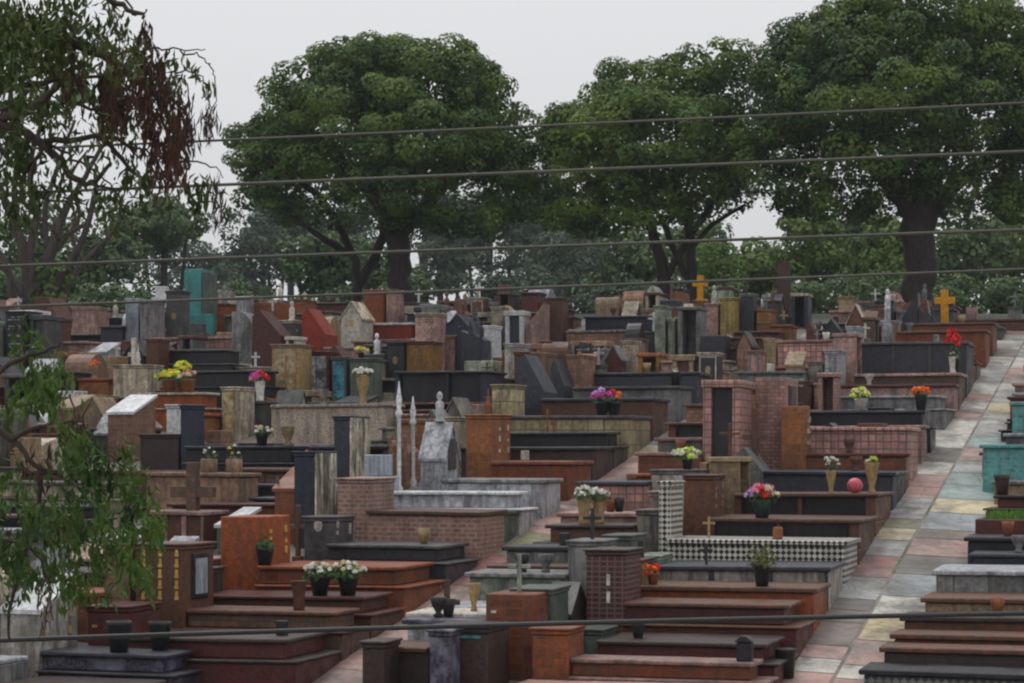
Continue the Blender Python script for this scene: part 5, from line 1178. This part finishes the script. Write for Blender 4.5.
wire([150, 138, 128, 115, 103], 12.4, .0068, 'wireGrey', 'topmost of the four thin grey overhead wires')
wire([193.5, 183.5, 173, 162, 151.5], 12.2, .0085, 'wireGrey', 'second thin grey overhead wire from the top')
wire([266.5, 256.5, 247.5, 239, 229.5], 12.0, .008, 'wireGrey', 'third thin grey overhead wire from the top')
wire([307, 297.5, 288.5, 279, 269], 11.8, .0068, 'wireGrey', 'fourth thin grey wire, crossing the skyline headstones')
wire([640, 632.5, 624.5, 618, 613.5], 11.0, .0125, 'wireBlack', 'thick black cable crossing the lowest part of the view')
# ---------------------------------------------------------------- air, light, camera
def haze():
    bm = NB(); zt = 22.0; zb = min(zg(0, y) for y in (130, 200, 300, 2500))-1
    box(bm, -320, 320, -30, 330, -60, 24, 0)
    me = bpy.data.meshes.new('haze'); bm.to_mesh(me); bm.free(); o = bpy.data.objects.new('haze', me); C.objects.link(o); o['kind'] = 'stuff'
    m = bpy.data.materials.new('hazeMat'); nt, N, L = nodes(m); v = N('ShaderNodeVolumePrincipled'); v.inputs['Density'].default_value = HAZE
    v.inputs['Color'].default_value = (.86, .92, 1.0, 1); v.inputs['Anisotropy'].default_value = .2
    q = N('ShaderNodeOutputMaterial'); L(v.outputs[0], q.inputs['Volume']); me.materials.append(m)
HAZE = .00028
haze()
w = bpy.data.worlds.new('World'); sc.world = w; w.use_nodes = True
nt = w.node_tree; nt.nodes.clear(); N = nt.nodes.new; L = nt.links.new
SUN_EL, SUN_AZ = R(62), R(-25)
sky = N('ShaderNodeTexSky'); sky.sky_type = 'NISHITA'; sky.sun_disc = False; sky.sun_elevation = SUN_EL; sky.sun_rotation = SUN_AZ; sky.dust_density = 3; sky.air_density = 1.2
hs = N('ShaderNodeHueSaturation'); hs.inputs['Saturation'].default_value = .12; L(sky.outputs[0], hs.inputs['Color'])
cl = mixc(nt, .86, hs.outputs[0], (7.0, 7.03, 7.22))       # thick even cloud over most of the sky's own light
tcw = N('ShaderNodeTexCoord'); sz = N('ShaderNodeSeparateXYZ'); L(tcw.outputs['Generated'], sz.inputs[0])
gz = math_(nt, 'ADD', math_(nt, 'MULTIPLY', math_(nt, 'MAXIMUM', sz.outputs[2], 0.0), 1.0), .87)   # an overcast sky is brightest overhead
vm_ = N('ShaderNodeVectorMath'); vm_.operation = 'SCALE'; L(cl, vm_.inputs[0]); L(gz, vm_.inputs[3])
bg = N('ShaderNodeBackground'); L(vm_.outputs[0], bg.inputs[0]); bg.inputs[1].default_value = .105
wo = N('ShaderNodeOutputWorld'); L(bg.outputs[0], wo.inputs[0])
sl = bpy.data.lights.new('sun', 'SUN'); sl.energy = .8; sl.angle = R(25); sl.color = (1, .97, .93)
so = bpy.data.objects.new('sun', sl); C.objects.link(so); so.rotation_euler = (R(90)-SUN_EL, 0, R(180)-SUN_AZ); so.location = (0, 0, 60)
cam = bpy.data.cameras.new('camera'); cam.sensor_width = 36; cam.lens = 36*F/1024; cam.shift_y = (HY-341.5)/1024*1.0
cam.clip_start = .1; cam.clip_end = 6000
co = bpy.data.objects.new('camera', cam); C.objects.link(co); co.location = (0, 0, 0); co.rotation_euler = (R(90), 0, 0); sc.camera = co
vs = sc.view_settings; vs.view_transform = 'Standard'; vs.look = 'None'; vs.gamma = 1; vs.exposure = 0; vs.use_curve_mapping = False
sc.render.engine = 'CYCLES'; sc.cycles.use_denoising = True
sc.cycles.max_bounces = 6; sc.cycles.transmission_bounces = 2; sc.cycles.volume_bounces = 1; sc.cycles.transparent_max_bounces = 4
sc.cycles.filter_width = 2.2
